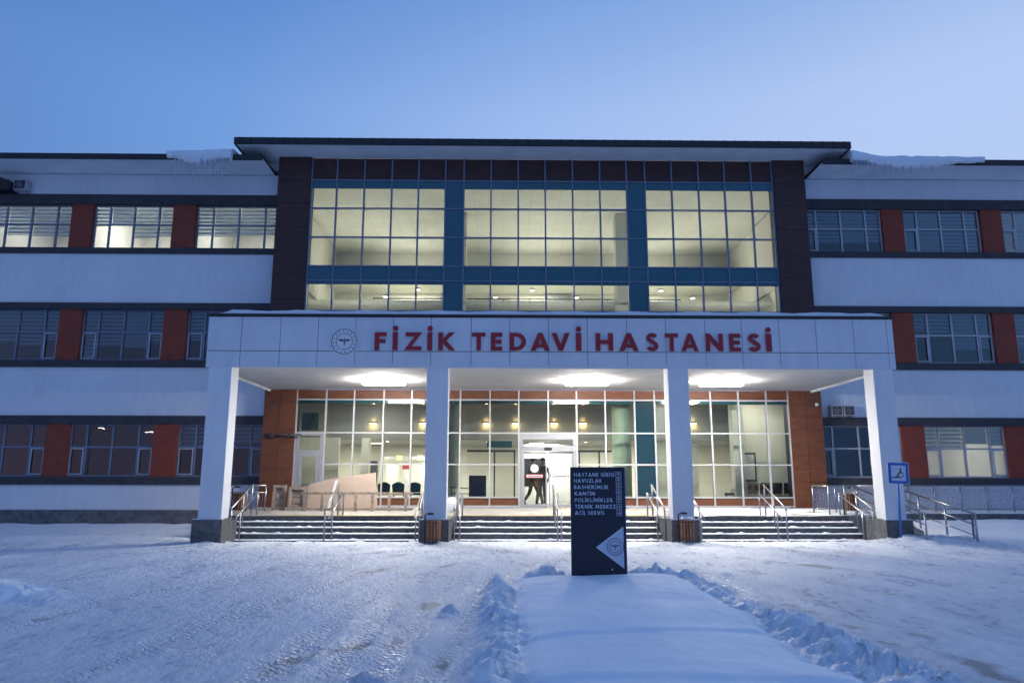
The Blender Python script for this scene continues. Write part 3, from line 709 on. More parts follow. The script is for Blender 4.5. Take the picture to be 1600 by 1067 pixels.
for x in (-4.4, 1.8, 7.2):  # unseen area lamps added to brighten the hall's ceiling and walls
    lamp('AREA', 'hall_fill', (x, 35.9, 11.1), 60, WARM, 1.8, size_y=.8)
    lamp('AREA', 'hall_fill', (x, 35.6, 11.75), 15, WARM, 3.4, (R(180), 0, 0), 1.6)
    lamp('AREA', 'hall_fill', (x*1.3-.3, 28.9, 7.0), 58, WARM, 3, (R(180), 0, 0), .8)
    lamp('AREA', 'hall_fill', (x*1.3-.3, 33.3, 9.6), 30, WARM, 3, (R(180), 0, 0), 1.5)

# ---- ground floor glazed entrance wall
EM = [-7.64,-6.55,-5.51,-4.41,-3.37,-2.45,-1.56,-.45,.62,1.72,2.78,3.85,4.95,5.70,6.75,7.81,8.86,9.91,10.74]
ew = bsub('entrance_glazing')
DX0, DX1 = .62, 2.78
f = MB()
for x in EM: f.box(x-.026, x+.026, YT-.07, YT+.06, 3.43 if abs(x-1.72) < .1 else .72, 5.02)
for z in (4.66, 3.43, 2.28, 1.10, .78):
    for i in range(len(EM)-1):
        a, b = EM[i], EM[i+1]
        if z < 3 and (a > DX0-.1 and b < DX1+.1): continue
        if z < 3 and i == 0: continue
        f.box(a+.026, b-.026, YT-.055, YT+.05, z-.023, z+.023)
f.build('mullion_frame', 'alu', ew)
s2 = MB()
for i in range(len(EM)-1):
    a, b = EM[i]+.026, EM[i+1]-.026
    piece('spandrel', 'brown', ew, a, b, YT-.015, YT+.02, 4.69, 5.02)
    isdoor = a > DX0-.1 and b < DX1+.1
    if not isdoor and i != 0: piece('spandrel', 'brown', ew, a, b, YT-.015, YT+.02, .81, 1.07)
    s2.box(a, b, YT+.02, YT+.2, 4.52, 4.63)
    for (z0, z1) in ((3.46, 4.63), (2.31, 3.40), (1.13, 2.25)):
        if z0 < 3 and (isdoor or i == 0): continue
        piece('opaque_pane' if i == 12 else 'pane', 'dteal' if i == 12 else 'glassw', ew, a, b, YT, YT+.012, z0, z1)
piece('opaque_pane', 'dteal', ew, -2.41, -1.95, YT+.02, YT+.032, 2.3, 4.6)
s2.build('ceiling_edge', 'teal', ew)
# side door at the left end
sd = bsub('side_door')
f = MB(); f.box(-7.605, -7.47, YT-.06, YT+.05, .75, 3.4); f.box(-6.70, -6.585, YT-.06, YT+.05, .75, 3.4); f.box(-7.47, -6.70, YT-.06, YT+.05, 2.66, 2.78); f.box(-7.47, -6.70, YT-.055, YT+.05, 3.33, 3.4)
f.build('frame', 'dooralu', sd)
f = MB(); f.box(-7.46, -7.34, YT-.05, YT+.04, .76, 2.65); f.box(-6.83, -6.71, YT-.05, YT+.04, .76, 2.65); f.box(-7.34, -6.83, YT-.05, YT+.04, 2.53, 2.65); f.box(-7.34, -6.83, YT-.05, YT+.04, .76, .95); f.box(-7.34, -6.83, YT-.05, YT+.04, 1.35, 1.42)
f.build('door_leaf', 'dooralu', sd)
f = MB(); f.box(-7.34, -6.83, YT, YT+.012, 1.42, 2.53); f.box(-7.34, -6.83, YT, YT+.012, .95, 1.35); f.box(-7.47, -6.70, YT, YT+.012, 2.78, 3.33); f.build('pane', 'glassw', sd)
f = MB(); f.tube([(-7.3, YT-.1, 1.55), (-6.87, YT-.1, 1.55)], .02); f.tube([(-7.28, YT-.1, 1.55), (-7.28, YT-.04, 1.55)], .012); f.tube([(-6.9, YT-.1, 1.55), (-6.9, YT-.04, 1.55)], .012); f.build('push_bar', 'steel', sd)
# automatic sliding door
ad = bsub('sliding_door')
f = MB(); f.box(DX0+.036, DX0+.15, YT-.08, YT+.08, .74, 3.39); f.box(DX1-.15, DX1-.036, YT-.08, YT+.08, .74, 3.39); f.box(DX0+.15, DX1-.15, YT-.08, YT+.08, 3.2, 3.39); f.box(DX0+.15, DX1-.15, YT-.12, YT+.1, 2.76, 2.95)
f.build('frame', 'dooralu', ad)
MT['dkalu'] = mat('dark_grey_aluminium', (.2, .2, .22), .5)
f = MB(); f.box(1.56, 1.84, YT-.15, YT-.125, 2.80, 2.9); f.build('motion_sensor', 'black', ad)
g = MB(); g.box(DX0+.15, DX1-.15, YT, YT+.012, 2.95, 3.2); g.build('transom_pane', 'glassw', ad)
for (a, b, sgn) in ((DX0+.16, 1.66, -1), (1.72, DX1-.16, 1)):
    lf = MB(); lf.box(a, a+.05, YT-.03, YT+.03, .76, 2.75); lf.box(b-.05, b, YT-.03, YT+.03, .76, 2.75); lf.box(a+.05, b-.05, YT-.03, YT+.03, .76, .86); lf.box(a+.05, b-.05, YT-.03, YT+.03, 2.68, 2.75)
    lf.build('door_leaf', 'dooralu', ad)
    g = MB(); g.box(a+.05, b-.05, YT-.005, YT+.005, .86, 2.68); g.build('door_pane', 'glassw', ad)
    cx = (a+b)/2-.02
    dm = outline_obj('emblem_sticker', [circle(0, 0, .15, 28)], .004, ['paperw'], ad, (cx, YT-.012, 2.14))
    outline_obj('emblem_mark', [circle(0, 0, .12, 28), circle(0, 0, .108, 28)[::-1], [(-.012, .03), (.012, .03), (0, -.08)], [(-.07, .05), (-.01, .02), (-.01, .045), (-.07, .07)], [(.07, .07), (.01, .045), (.01, .02), (.07, .05)]], .002, ['ink'], ad, (cx, YT-.0145, 2.14))
    st = MB(); st.box(cx-.31, cx+.31, YT-.012, YT-.008, 1.80, 1.93, 0); st.box(cx-.29, cx+.29, YT-.0145, YT-.0125, 1.825, 1.905, 1); st.box(cx-.26, cx+.26, YT-.017, YT-.015, 1.85, 1.88, 2)
    st.build('door_sticker', ['redink', 'paperw', 'ink'], ad)

# ---- canopy
cp = bsub('canopy')
FX0, FX1, FY = -8.64, 11.61, 21.3
f = MB(); seams = [FX0, -7.66, -6.52, -5.42, -4.32, -3.22, -2.1, -.92, .22, 1.36, 2.51, 3.68, 4.83, 6.0, 7.09, 8.2, 9.3, 10.42, 11.42, FX1]
for i in range(len(seams)-1):
    for z0, z1 in ((4.94, 5.415), (5.435, 6.44)): f.box(seams[i]+.008, seams[i+1]-.008, FY, FY+.03, z0, z1)
for k in range(5):
    y0 = FY+.04+k*1.24; y1 = min(y0+1.225, YT-.13)
    for z0, z1 in ((4.94, 5.415), (5.435, 6.44)):
        f.box(FX0, FX0+.03, y0, y1, z0, z1); f.box(FX1-.03, FX1, y0, y1, z0, z1)
f.build('fascia_panel', 'composite', cp)
f = MB(); f.box(FX0+.032, FX1-.032, FY+.032, YT-.13, 5.05, 6.5); f.build('core', 'trim', cp)
f = MB(); f.box(FX0+.04, FX1-.04, FY+.04, YT-.13, 5.02, 5.045); f.box(FX0+.04, FX1-.04, FY+.035, FY+.2, 4.945, 5.018); f.build('soffit', 'soffit', cp)
f = MB(); f.box(FX0-.05, FX1+.05, FY-.04, FY+.06, 6.46, 6.53); f.box(FX0-.05, FX0+.06, FY+.06, YT-.13, 6.46, 6.53); f.box(FX1-.06, FX1+.05, FY+.06, YT-.13, 6.46, 6.53); f.build('roof_edge', 'roofd', cp)
# pillars with grey plinths
for i, (a, b) in enumerate(((-8.53,-7.87),(-2.20,-1.57),(4.85,5.46),(10.91,11.5))):
    p = bpart(MB().box(a, b, FY+.01, FY+.6, .64, 5.0), 'pillar', 'pillar', bevel=.012)
    inner = i in (1, 2)
    q = MB(); q.box(a-.09, b+.09, FY-.15, FY+(2.1 if inner else 1.05), -.35, .63); q.build('plinth', 'granite', p, bevel=.01)
    s = MB(); s.box(a-.08, b+.08, FY-.13, FY+.008, .632, .655); 
    s.build('snow_cap', 'snow', p)

# ---- steps and platform
YS = [22.2, 22.5, 22.8, 23.1, 23.4]; ZS = [.01, .17, .33, .48, .63]
for (a, b) in ((-8.55, -2.32), (-1.44, 4.74), (5.57, 10.8)):
    st = MB(); sn = MB()
    for k in range(5):
        st.box(a, b, YS[k], (YS[k+1] if k < 4 else 23.7), -.35, ZS[k]-.02)
        if k < 4:
            n_ = 60; base = len(sn.v); rg = random.Random(k+int(a*10))
            for j in range(n_+1):
                x = a+(b-a)*j/n_; e = .01+.05*abs(math.sin(j*.7+k*2+a))*rg.random(); hh = .012+.014*rg.random()+(.03 if rg.random() < .06 else 0)
                sn.v += [(x, YS[k]-.012+e*.3, ZS[k]-.022), (x, YS[k]+e*.5, ZS[k]-.018+hh*.8), (x, YS[k+1]-.002, ZS[k]-.018+hh)]
            for j in range(n_):
                o_ = base+j*3
                sn.face([o_, o_+3, o_+4, o_+1], 0, True); sn.face([o_+1, o_+4, o_+5, o_+2], 0, True)
    st.box(a, b, 23.37, 23.42, ZS[4]-.02, ZS[4]-.005)
    so = bpart(st, 'staircase', 'granite'); sn.build('tread_snow', 'snow', so)
def slab(x0, x1, y0, y1, z0, z1, th, name, m):
    s = MB(); b = 0; s.v = [(x0,y0,z0-th),(x1,y0,z0-th),(x1,y1,z1-th),(x0,y1,z1-th),(x0,y0,z0),(x1,y0,z0),(x1,y1,z1),(x0,y1,z1)]
    for q in ((3,2,1,0),(4,5,6,7),(0,1,5,4),(1,2,6,5),(2,3,7,6),(3,0,4,7)): s.face(list(q))
    return bpart(s, name, m)
pf = slab(-9.2, 12.0, 23.43, 27.44, .632, .735, .9, 'platform', 'pave')
pav = slab(-6.9, 4.6, 23.47, 23.62, .637, .641, .003, 'tactile_strip', 'yellow')
slab(1.7, 2.35, 26.6, 27.0, .719, .7295, .004, 'tactile_pad', 'yellow')
# trodden snow on the right part of the platform
sn = MB(); nx, ny = 60, 24
for j in range(ny+1):
    for i in range(nx+1):
        x = 5.5+(11.95-5.5)*i/nx; y = 23.42+(27.35-23.42)*j/ny
        e = min(1, i/8)*min(1, (ny-j)/3)
        v = float(fbm(np.array([x*2.]), np.array([y*2.]), 5)[0])
        sn.v.append((x, y, .632+(y-23.43)*.0257-.006+.05*e*(v-.22)))
for j in range(ny):
    for i in range(nx): o_ = j*(nx+1)+i; sn.face([o_, o_+1, o_+nx+2, o_+nx+1], 0, True)
bpart(sn, 'platform_snow', 'snow')

# ---- lobby
l_ = MB(); l_.room(TX0+.3, TX1-.3, YT+.25, 36.5, .74, 5.0, 0, 1, 2); bpart(l_, 'lobby_interior', ['lobbyw', 'lobbyf', 'hallc'])
l_ = MB(); l_.box(TX0+.3, TX1-.3, 31.0, 31.2, 3.42, 5.0); l_.box(TX0+.3, TX1-.3, 31.0, 36.45, 3.36, 3.41)
bpart(l_, 'bulkhead', 'lobbyg')
l_ = MB()
for x in (-1.95, 4.62): l_.tube([(x, 28.6, .74), (x, 28.6, 5.0)], .36, 24, cap=False)
bpart(l_, 'interior_column', 'greenp')
l_ = MB(); l_.box(-5.75, -5.45, 30.5, 31.0, .74, 3.4); l_.box(8.9, 9.3, 28.4, 28.9, .74, 4.98); l_.box(9.3, 11.6, 29.6, 29.8, .74, 4.98); l_.box(-8.4, -6.6, 30.2, 30.4, .74, 3.4)
bpart(l_, 'interior_wall', 'lobbyw')
l_ = MB(); l_.box(5.9, 8.3, 31.4, 31.5, .74, 3.3); bpart(l_, 'interior_wall', 'hallc')
# door openings, doors, posters, display wall on the back wall
def back(name, m, px0, px1, py0, py1, Y, th=.04):
    a = at(px0, py1, Y); b = at(px1, py0, Y); o = MB().box(a.x, b.x, Y-th, Y, a.z, b.z); return bpart(o, name, m)
back('interior_doorway', 'darkw', 567, 590, 720, 786, 36.3)
back('interior_door', 'door', 1031, 1046, 716, 786, 33.0)
back('display_wall', 'lobbyg', 601, 664, 713, 719, 34.0)
back('display_panel', 'room', 603, 624, 726, 772, 34.1, .03)
back('display_panel', 'room', 628, 664, 722, 772, 34.1, .03)
back('poster', 'poster', 629, 642, 726, 733, 33.9)
back('poster', 'post2', 632, 641, 738, 760, 33.9, .03)
back('interior_doorway', 'darkw', 1159, 1180, 707, 752, 29.5, .03)
back('interior_mirror', 'post2', 1161, 1178, 710, 749, 29.46, .02)
back('wall_screen', 'teals', 472, 499, 645, 672, 28.6, .08)
l_ = MB()
for x in (-.3, .5, 3.1, 3.9): l_.box(x-.03, x+.03, 29.8, 29.86, .74, 2.9)
l_.box(-1.4, .55, 29.78, 29.88, 2.82, 2.9); l_.box(2.9, 4.4, 29.78, 29.88, 2.82, 2.9)
l_.box(-.6, .4, 29.6, 29.9, 3.0, 3.25, 1)
bpart(l_, 'vestibule_frame', ['darkw', 'teals'])
back('vestibule_screen', 'darkw', 818, 852, 716, 760, 30.6, .04)
# bright white wall of the vestibule
back('interior_wall', 'paperw', 812, 902, 694, 790, 32.5, .05)
# lighting of the lobby
def panel_light(x, y, z, w=1.2, d=.3, p=0):
    o = thing('ceiling_panel_light', None, None, (x, y, z)); return o
for (x, y, z, p) in ((-6.2, 33.4, 3.3, 95), (-3.2, 33.4, 3.3, 68), (1.8, 32.0, 3.3, 80), (4.1, 33.6, 3.3, 80), (7.2, 33.6, 3.3, 95), (6.9, 30.0, 4.9, 22), (-5.0, 29.4, 4.9, 26), (9.9, 28.5, 4.9, 16)):
    lamp('AREA', 'lobby_light', (x, y, z), p, WARM, 1.2)
lamp('AREA', 'lobby_light', (1.72, 29.4, 3.9), 38, (1, .97, .93), .8)

# things attached to or standing in the building ------------------------------------------
# canopy lights
proto = None
for i, (px, lab) in enumerate(((600, 'glowing white lamp under the canopy in the left bay'), (917, 'glowing white lamp under the canopy above the sliding doors'), (1127, 'glowing white lamp under the canopy in the right bay'))):
    p = at(px, 599, 24.6)
    if i == 0:
        t = thing('canopy_light', lab, 'ceiling light', (p.x, 24.6, 5.015), 0, 'lamps under the entrance canopy')
        MB().box(-.72, .72, -.2, .2, -.05, .0).build('housing', 'alu', t)
        MB().box(-.69, .69, -.17, .17, -.15, -.052).build('diffuser', 'lampw', t)
        proto = t
    else:
        t = copy_tree(proto); t.location = (p.x, 24.6, 5.015); t['label'] = lab
# wall lamps on the bulkhead
proto = None
labs = ['leftmost, above the wooden ladder', 'half hidden by the second pillar', 'left of the sliding doors, nearest the green column', 'just left of the sliding doors', 'just right of the sliding door centre', 'right of the sliding doors above the directory sign', 'just right of the third pillar']
for i, px in enumerate((583, 661, 760, 806, 866, 911, 1083)):
    p = at(px, 660, 30.9); lab = 'small brown wall lamp glowing warm, '+labs[i]
    if i == 0:
        t = thing('wall_lamp', lab, 'wall lamp', (p.x, 31.0, p.z), 0, 'warm wall lamps inside the lobby')
        MB().box(-.16, .16, -.14, -.001, -.025, .025).build('shade', 'darkw', t)
        MB().box(-.13, .13, -.12, -.02, -.05, -.027).build('bulb', 'sconce', t)
        proto = t
    else:
        t = copy_tree(proto); t.location = (p.x, 31.0, p.z); t['label'] = lab
    lamp('POINT', 'wall_lamp_light', (p.x, 30.86, p.z-.12), 2.4, (1, .66, .28), .05); lamp('POINT', 'wall_lamp_light', (p.x, 30.9, p.z+.1), .8, (1, .66, .28), .04)
# downlights of the gallery ceiling
proto = None
dl = [(-4.9, 'left bay, nearest the left end'), (-3.4, 'left bay, nearest the teal column'), (-.3, 'middle bay, left'), (1.2, 'middle bay, centre'), (3.1, 'middle bay, right'), (6.4, 'right bay, left'), (8.0, 'right bay, right')]
for i, (x, tx) in enumerate(dl):
    if i == 0:
        t = thing('downlight', 'small round ceiling lamp behind the lowest glass row, '+tx, 'ceiling light', (x, 30, 9.298), 0, 'lamps on the gallery ceiling')
        MB().tube([(0, 0, -.06), (0, 0, 0)], .11, 16).build('ring', 'alu', t); MB().tube([(0, 0, -.08), (0, 0, -.062)], .085, 16).build('bulb', 'down', t); proto = t
    else: t = copy_tree(proto); t.location = (x, 30-(i % 2)*1.2, 9.298); t['label'] = 'small round ceiling lamp behind the lowest glass row, '+tx
for i, (x, y, tx) in enumerate(((-4.9, 31.8, 'above the ladder'), (-3.0, 32.4, 'just left of the second pillar'), (-.6, 31.9, 'left of the sliding doors'), (3.6, 31.9, 'above the directory sign'), (6.4, 32.2, 'just right of the third pillar'), (8.1, 31.8, 'above the waiting seats'))):
    t = copy_tree(proto); t.location = (x, y, 3.36); t.scale = (.75, .75, .6); t['label'] = 'small round ceiling lamp in the ground floor lobby, '+tx; t['group'] = 'lamps on the lobby ceiling'
# lobby ceiling strips
proto = None
for i, (px, py, tx) in enumerate(((587, 695, 'seen above the wooden ladder'), (1154, 691, 'right of the third pillar'), (838, 686, 'right over the sliding doors'))):
    p = at(px, py, 33.2); lab = 'white ceiling strip lamp in the lobby, '+tx
    if i == 0:
        t = thing('strip_light', lab, 'ceiling light', (p.x, 33.2, 3.355), 0, 'strip lamps on the lobby ceiling'); MB().box(-.35, .35, -.15, .15, -.03, 0).build('housing', 'alu', t); MB().box(-.33, .33, -.14, .14, -.05, -.031).build('diffuser', 'panel', t); proto = t
    else: t = copy_tree(proto); t.location = (p.x, 33.2, 3.355); t['label'] = lab
proto = None
for i, px in enumerate((624, 657)):
    p = at(px, 715, 33.8); lab = 'small yellow display lamp in the lobby, '+('farther from the second pillar' if i == 0 else 'next to the second pillar')
    t = MB().box(-.12, .12, -.1, .0, -.09, .09).build('display_lamp', 'yel'); t.location = (p.x, 33.8, p.z); tag(t, lab, 'display lamp', 'yellow display lamps')

# air conditioner outdoor units
def ac(loc, lab, w=.8, hs=1):
    t = thing('air_conditioner', lab, 'air conditioner', loc, 0, 'outdoor air conditioning units on the walls'); t.scale = (w/.8, 1, hs)
    w = .8
    MB().box(-w/2, w/2, -.34, -.04, 0, .56).build('casing', 'acw', t, bevel=.02)
    MB().box(-w/2+.06, w/2-.1, -.352, -.342, .05, .5).build('grille_plate', 'trim', t)
    g = MB()
    for k in range(1, 7):
        r_ = .033*k; c = circle(-.04, .275, r_, 24); g.tube([(x, -.36, z) for x, z in c]+[(c[0][0], -.36, c[0][1])], .004, 4)
    g.tube([(-.24, -.362, .275), (.16, -.362, .275)], .005, 4); g.tube([(-.04, -.362, .08), (-.04, -.362, .47)], .005, 4)
    g.build('fan_guard', 'acw', t)
    b = MB(); b.box(-w/2+.05, -w/2+.09, -.36, 0, -.06, -.002); b.box(w/2-.09, w/2-.05, -.36, 0, -.06, -.002); b.build('bracket', 'acw', t)
p = at(1309, 656.5, 27.7); ac((p.x, YW, 4.12), 'white framed air conditioning unit above the right ground floor window, nearer the entrance', .43, .72)
p = at(1328, 656.5, 27.7); ac((p.x, YW, 4.12), 'plain grey air conditioning unit nearer the fourth pillar, beside the white framed one', .40, .70)
p = at(30, 306, 27.7); ac((p.x, YW, 12.93), 'grey air conditioning unit on the upper wall at the left edge', .52, .74)
t = thing('vent_box', 'black sloping vent box beside the upper air conditioner at the left edge', 'vent', (at(4, 308, 27.7).x, YW, 12.88))
v = MB(); v.prism([(-.55, 0), (.36, 0), (.36, .34), (-.1, .52), (-.55, .52)], -.45, -.002); v.build('casing', 'black', t)
v = MB(); 
for k in range(5): v.box(-.48, .28, -.47, -.452, .05+.08*k, .09+.08*k)
v.build('louvre', 'trim', t)
# security camera
t = thing('security_camera', 'small white security camera on the brown cladding right of the entrance', 'camera', (at(1277, 631, 27.3).x, YT-.1, at(1277, 631, 27.3).z))
MB().box(-.04, .04, -.03, -.001, -.04, .04).build('base', 'paperw', t); MB().tube([(0, -.02, 0), (0, -.12, -.03)], .015, 8).build('arm', 'paperw', t)
MB().tube([(.02, -.1, -.02), (-.12, -.3, -.06)], .045, 12).build('housing', 'paperw', t)
# thin conduit on the left brown cladding
t = MB(); a = at(412, 679.5, 27.3); b = at(470, 679.5, 27.3); t.tube([(a.x, 27.3, a.z), (b.x, 27.3, b.z)], .035, 8)
for q in (.25, .7): t.obox(Matrix.Translation((a.x+(b.x-a.x)*q, 27.32, a.z)), .12, .12, .14)
tag(t.build('conduit', 'trim'), 'thin dark conduit across the left brown cladding beside the side door', 'pipe')

# ---- hospital name in raised letters
sg = thing('hospital_sign', 'row of raised crimson letters reading FİZİK TEDAVİ HASTANESİ on the canopy', 'sign', (1.8, FY, 5.4))
LT = [('F',585.3,604),('i',613.5,621.7),('Z',631.4,659.6),('i',667.6,675.6),('K',684.7,711.5),('T',737.5,758.7),('E',767.1,785),('D',796,822),('A',829,859.3),('V',861.8,890.3),('i',899.8,908.4),
      ('H',930.6,958),('A',967,998),('S',1009.2,1028.6),('T',1039,1059.6),('A',1064,1091.4),('N',1102.3,1129.8),('E',1139,1157.2),('S',1168,1188.2),('i',1196.2,1205.6)]
for ch, a, b in LT:
    xm = (a+b)/2; A_ = at(a, 534, FY-.06); B_ = at(b, 534, FY-.06); w, g = glyph(ch)
    zb = 5.445; hh = .535
    k = (B_.x-A_.x)/w
    loops = [[(x*k, z*hh) for x, z in lp] for lp in g]
    if ch == 'i': loops[1] = circle(T/2*k, 1.22*hh, .082, 20)
    if ch == 'S': loops = [[(x*k, z*hh*1.02-.005) for x, z in lp] for lp in g]
    outline_obj('letter', loops, .06, ['letter', 'letside'], sg, (A_.x-1.8, -.075, zb-5.4), side=True)
    bk = outline_obj('letter_backing', [[(x+.012 if False else x, z) for x, z in lp] for lp in loops], .012, ['letside'], sg, (A_.x-1.8-.012, -.014, zb-5.4-.012))
em = thing('round_emblem', 'round white emblem with a ring of stars left of the crimson letters', 'emblem', (at(538.6, 534, FY).x, FY, at(538.6, 534, FY).z))
emblem_parts(em, 0, 0, .41, -.001, .05)

# ---- directory sign
SX, SY = 1.58, 12.35
ds = thing('directory_sign', 'dark navy directory panel with white text lines and arrows standing in the snow', 'sign', (SX, SY, .15), R(-2))
w2 = .445; HT = 1.80
MB().box(-w2, w2, 0, .14, 0, HT).build('panel', 'navy', ds, bevel=.006)
MB().box(w2+.001, w2+.012, .02, .12, .02, HT-.02).build('side_strip', 'blue', ds)
def sx(px): return -w2+(px-150)/385*2*w2
def sz(py): return HT-(py-143)/ (965-143)*(HT-.08)
lines = [('HASTANE GiRisi',175,462,203),('HAVUZLAR',175,370,250),('BAsHEKiMLiK',175,420,299),('KANTiN',177,322,349),('POLiKLiNiKLER',177,447,399),('TEKNiK MERKEZ',178,468,449),('ACiL SERViS',178,388,497)]
for s, a, b, c in lines:
    wd = sx(b)-sx(a); outline_obj('text_line', text_loops(s, .062, wd, .2, .165), .003, ['signw'], ds, (sx(a), -.0035, sz(c)-.03))
for i, c in enumerate((201, 249, 298, 347, 396, 449, 498)):
    q = .044; lo = [[(-q,-q),(q,-q),(q,q),(-q,q)], [(-q*.86,-q*.86),(-q*.86,q*.86),(q*.86,q*.86),(q*.86,-q*.86)],
        [(-.005,-.03),(.005,-.03),(.005,.014),(.022,-.002),(.027,.004),(0,.031),(-.027,.004),(-.022,-.002),(-.005,.014)]]
    if i >= 5: lo[2] = [(z_, -x_) for x_, z_ in lo[2]]
    outline_obj('arrow_box', lo, .003, ['signw'], ds, (sx(492), -.0035, sz(c)))
tri = outline_obj('triangle', [[(sx(322), sz(757)), (w2-.04, sz(915)), (w2-.04, sz(600))]], .004, ['signw'], ds, (0, -.0045, 0))
emblem_parts(ds, sx(458), sz(752), .148, -.005, .0, None)
tg = MB().box(sx(433)-.01, sx(433)+.01, -.003, -.001, sz(922)-.015, sz(922)+.015).build('tag', 'signw', ds)

# ---- blue ramp sign
a = at(1402, 739, 20.95)
bs = thing('ramp_sign', 'square blue sign with a wheelchair ramp symbol on a leaning blue post', 'sign', (at(1409, 845, 20.9).x, 20.9, 0), 0)
lx = a.x-at(1409, 845, 20.9).x
MB().tube([(0, .04, -.3), (lx*.98, .04, a.z+.2)], .03, 10).build('post', 'blue', bs)
sq = sub('sign_plate', bs, (lx, 0, a.z)); sq.rotation_euler = (0, R(1.5), 0)
q = .30
o = outline_obj('plate', [[(-q,-q),(q,-q),(q,q),(-q,q)]], .012, ['signw'], sq, (0, -.012, 0))
outline_obj('border', [[(-q*.94,-q*.94),(q*.94,-q*.94),(q*.94,q*.94),(-q*.94,q*.94)], [(-q*.70,-q*.72),(-q*.70,q*.72),(q*.70,q*.72),(q*.70,-q*.72)]], .003, ['blue'], sq, (0, -.0155, 0))
for nme, yy, lp in (('rider', -.0155, [circle(.055, .115, .026, 14)]), ('rider', -.0157, [[(.035,.09),(.075,.09),(.085,-.005),(.0,-.01),(.0,.012),(.045,.02)]]), ('rider', -.0159, [[(.02,-.01),(-.02,.0),(-.06,-.085),(-.035,-.095)]]),
    ('wheel', -.0165, [circle(.06, -.045, .082, 24), circle(.06, -.045, .062, 24)[::-1]]), ('ramp_line', -.0172, [[(-.21,-.115),(-.04,-.09),(.03,-.135),(-.21,-.135)]])):
    outline_obj(nme, lp, .002, ['black'], sq, (0, yy, 0))

# ---- litter bins
def bin_(loc, lab, rz=0, snow=True):
    t = thing('litter_bin', lab, 'litter bin', loc, rz, 'wooden slatted litter bins')
    c = MB(); n = 14
    for k in range(n):
        a = 2*math.pi*k/n; c.obox(Matrix.Translation((.19*math.cos(a), .19*math.sin(a), .39)) @ Matrix.Rotation(a, 4, 'Z'), .018, .05, .54)
    c.build('slats', 'slat', t)
    c = MB(); c.tube([(0,0,.12),(0,0,.64)], .165, 16)
    c.build('liner', 'black', t)
    c = MB()
    for z in (.18, .6): c.tube([(.206*math.cos(2*math.pi*k/20), .206*math.sin(2*math.pi*k/20), z) for k in range(21)], .01, 6)
    c.tube([(-.24, 0, -.15), (-.24, 0, .8)], .022, 8); c.tube([(-.24, 0, .8), (-.1, 0, .86)], .018, 8); c.tube([(-.24, 0, .5), (-.17, 0, .5)], .012, 6)
    c.build('stand', 'black', t)
    MB().obox(Matrix.Translation((-.08, 0, .83)) , .14, .14, .05).build('ash_cup', 'black', t)
    if snow: MB().blob((0, 0, .68), (.17, .17, .06), 3, .15).build('snow_cap', 'snow', t)
    return t
p = at(677, 848, 20.85); bin_((p.x, 20.85, -.02), 'brown slatted litter bin against the second pillar base', snow=False)
p = at(1075, 848, 20.85); bin_((p.x, 20.85, 0), 'snow topped slatted litter bin against the third pillar base')
p = at(1331, 800, 23.9); bin_((p.x, 23.9, .66), 'orange brown slatted litter bin on the platform left of the fourth pillar', snow=False)
p = at(383, 800, 23.9); bin_((p.x-.2, 23.9, .66), 'dark slatted litter bin on the platform beside the left pillar, behind the handrail', snow=False)

# ---- handrails up the steps
def handrail(x, lab, s=1, skew=.0):
    t = thing('handrail', lab, 'handrail', (x, 21.9, 0), 0, 'steel handrails on the entrance steps')
    def rail(dx, z0, z1, r, ext=0):
        m = MB(); m.tube([(dx, 0, z0-.06), (dx, 0, z0), (dx+skew, 1.75+ext, z1), (dx+skew, 1.75+ext, z1-.04)], r, 10); return m
    rail(0, .92, 1.58, .027).build('top_rail', 'steel', t)
    rail(s*.14, .66, 1.32, .024, .1).build('lower_rail', 'steel', t)
    for (dx, y, z0, z1) in ((0, .0, -.1, .92), (s*.14, .35, -.0, .76), (0, .95, .3, 1.25), (skew, 1.7, .6, 1.56), (s*.14+skew, 1.8, .6, 1.34)):
        MB().tube([(dx, y, z0), (dx, y, z1)], .024, 8).build('post', 'steel', t)
    b = MB()
    for (y, z) in ((.0, .62), (.95, .98), (1.7, 1.27)): MB().tube([(0, y, z), (s*.14, y, z+.03)], .012, 6).build('bracket', 'steel', t)
    return t
for px, s, lab in ((362, 1, 'steel double handrail beside the leftmost pillar'), (508, 1, 'steel double handrail in the middle of the left flight, in front of the ladder'), (655.5, -1, 'steel double handrail just left of the second pillar'),
    (710, 1, 'steel double handrail just right of the second pillar'), (871, 1, 'steel double handrail in the middle flight before the sliding doors'), (1038, -1, 'steel double handrail just left of the third pillar'),
    (1092, 1, 'steel double handrail just right of the third pillar'), (1228, -1, 'steel double handrail in the middle of the right flight'), (1363, -1, 'steel double handrail beside the fourth pillar')):
    handrail(at(px, 795, 21.9).x, lab, s)

# ---- ramp and its railings
rp = thing('access_ramp', 'grey wheelchair ramp landing running along the right wing with frosted mesh railing', 'ramp', (18, 25.5, 0))
def rpart(mb, name, m, par=None):
    o = mb.build(name, m, par or rp); 
    if not par: o.matrix_parent_inverse = Matrix.Translation((-18, -25.5, 0))
    return o
rpart(MB().box(12.02, 27, 25.4, 27.9, -.3, .62), 'landing', 'plinth')
rpart(MB().box(12.05, 27, 25.35, 27.9, .625, .68), 'landing_snow', 'snow')
r = MB(); r.v = [(11.75,21.2,-.1),(13.1,21.2,-.1),(13.1,25.38,.62),(11.75,25.38,.62),(11.75,21.2,-.3),(13.1,21.2,-.3),(13.1,25.38,-.3),(11.75,25.38,-.3)]
for q in ((0,1,2,3),(4,7,6,5),(0,4,5,1),(1,5,6,2),(2,6,7,3),(3,7,4,0)): r.face(list(q))
rpart(r, 'slope', 'plinth')
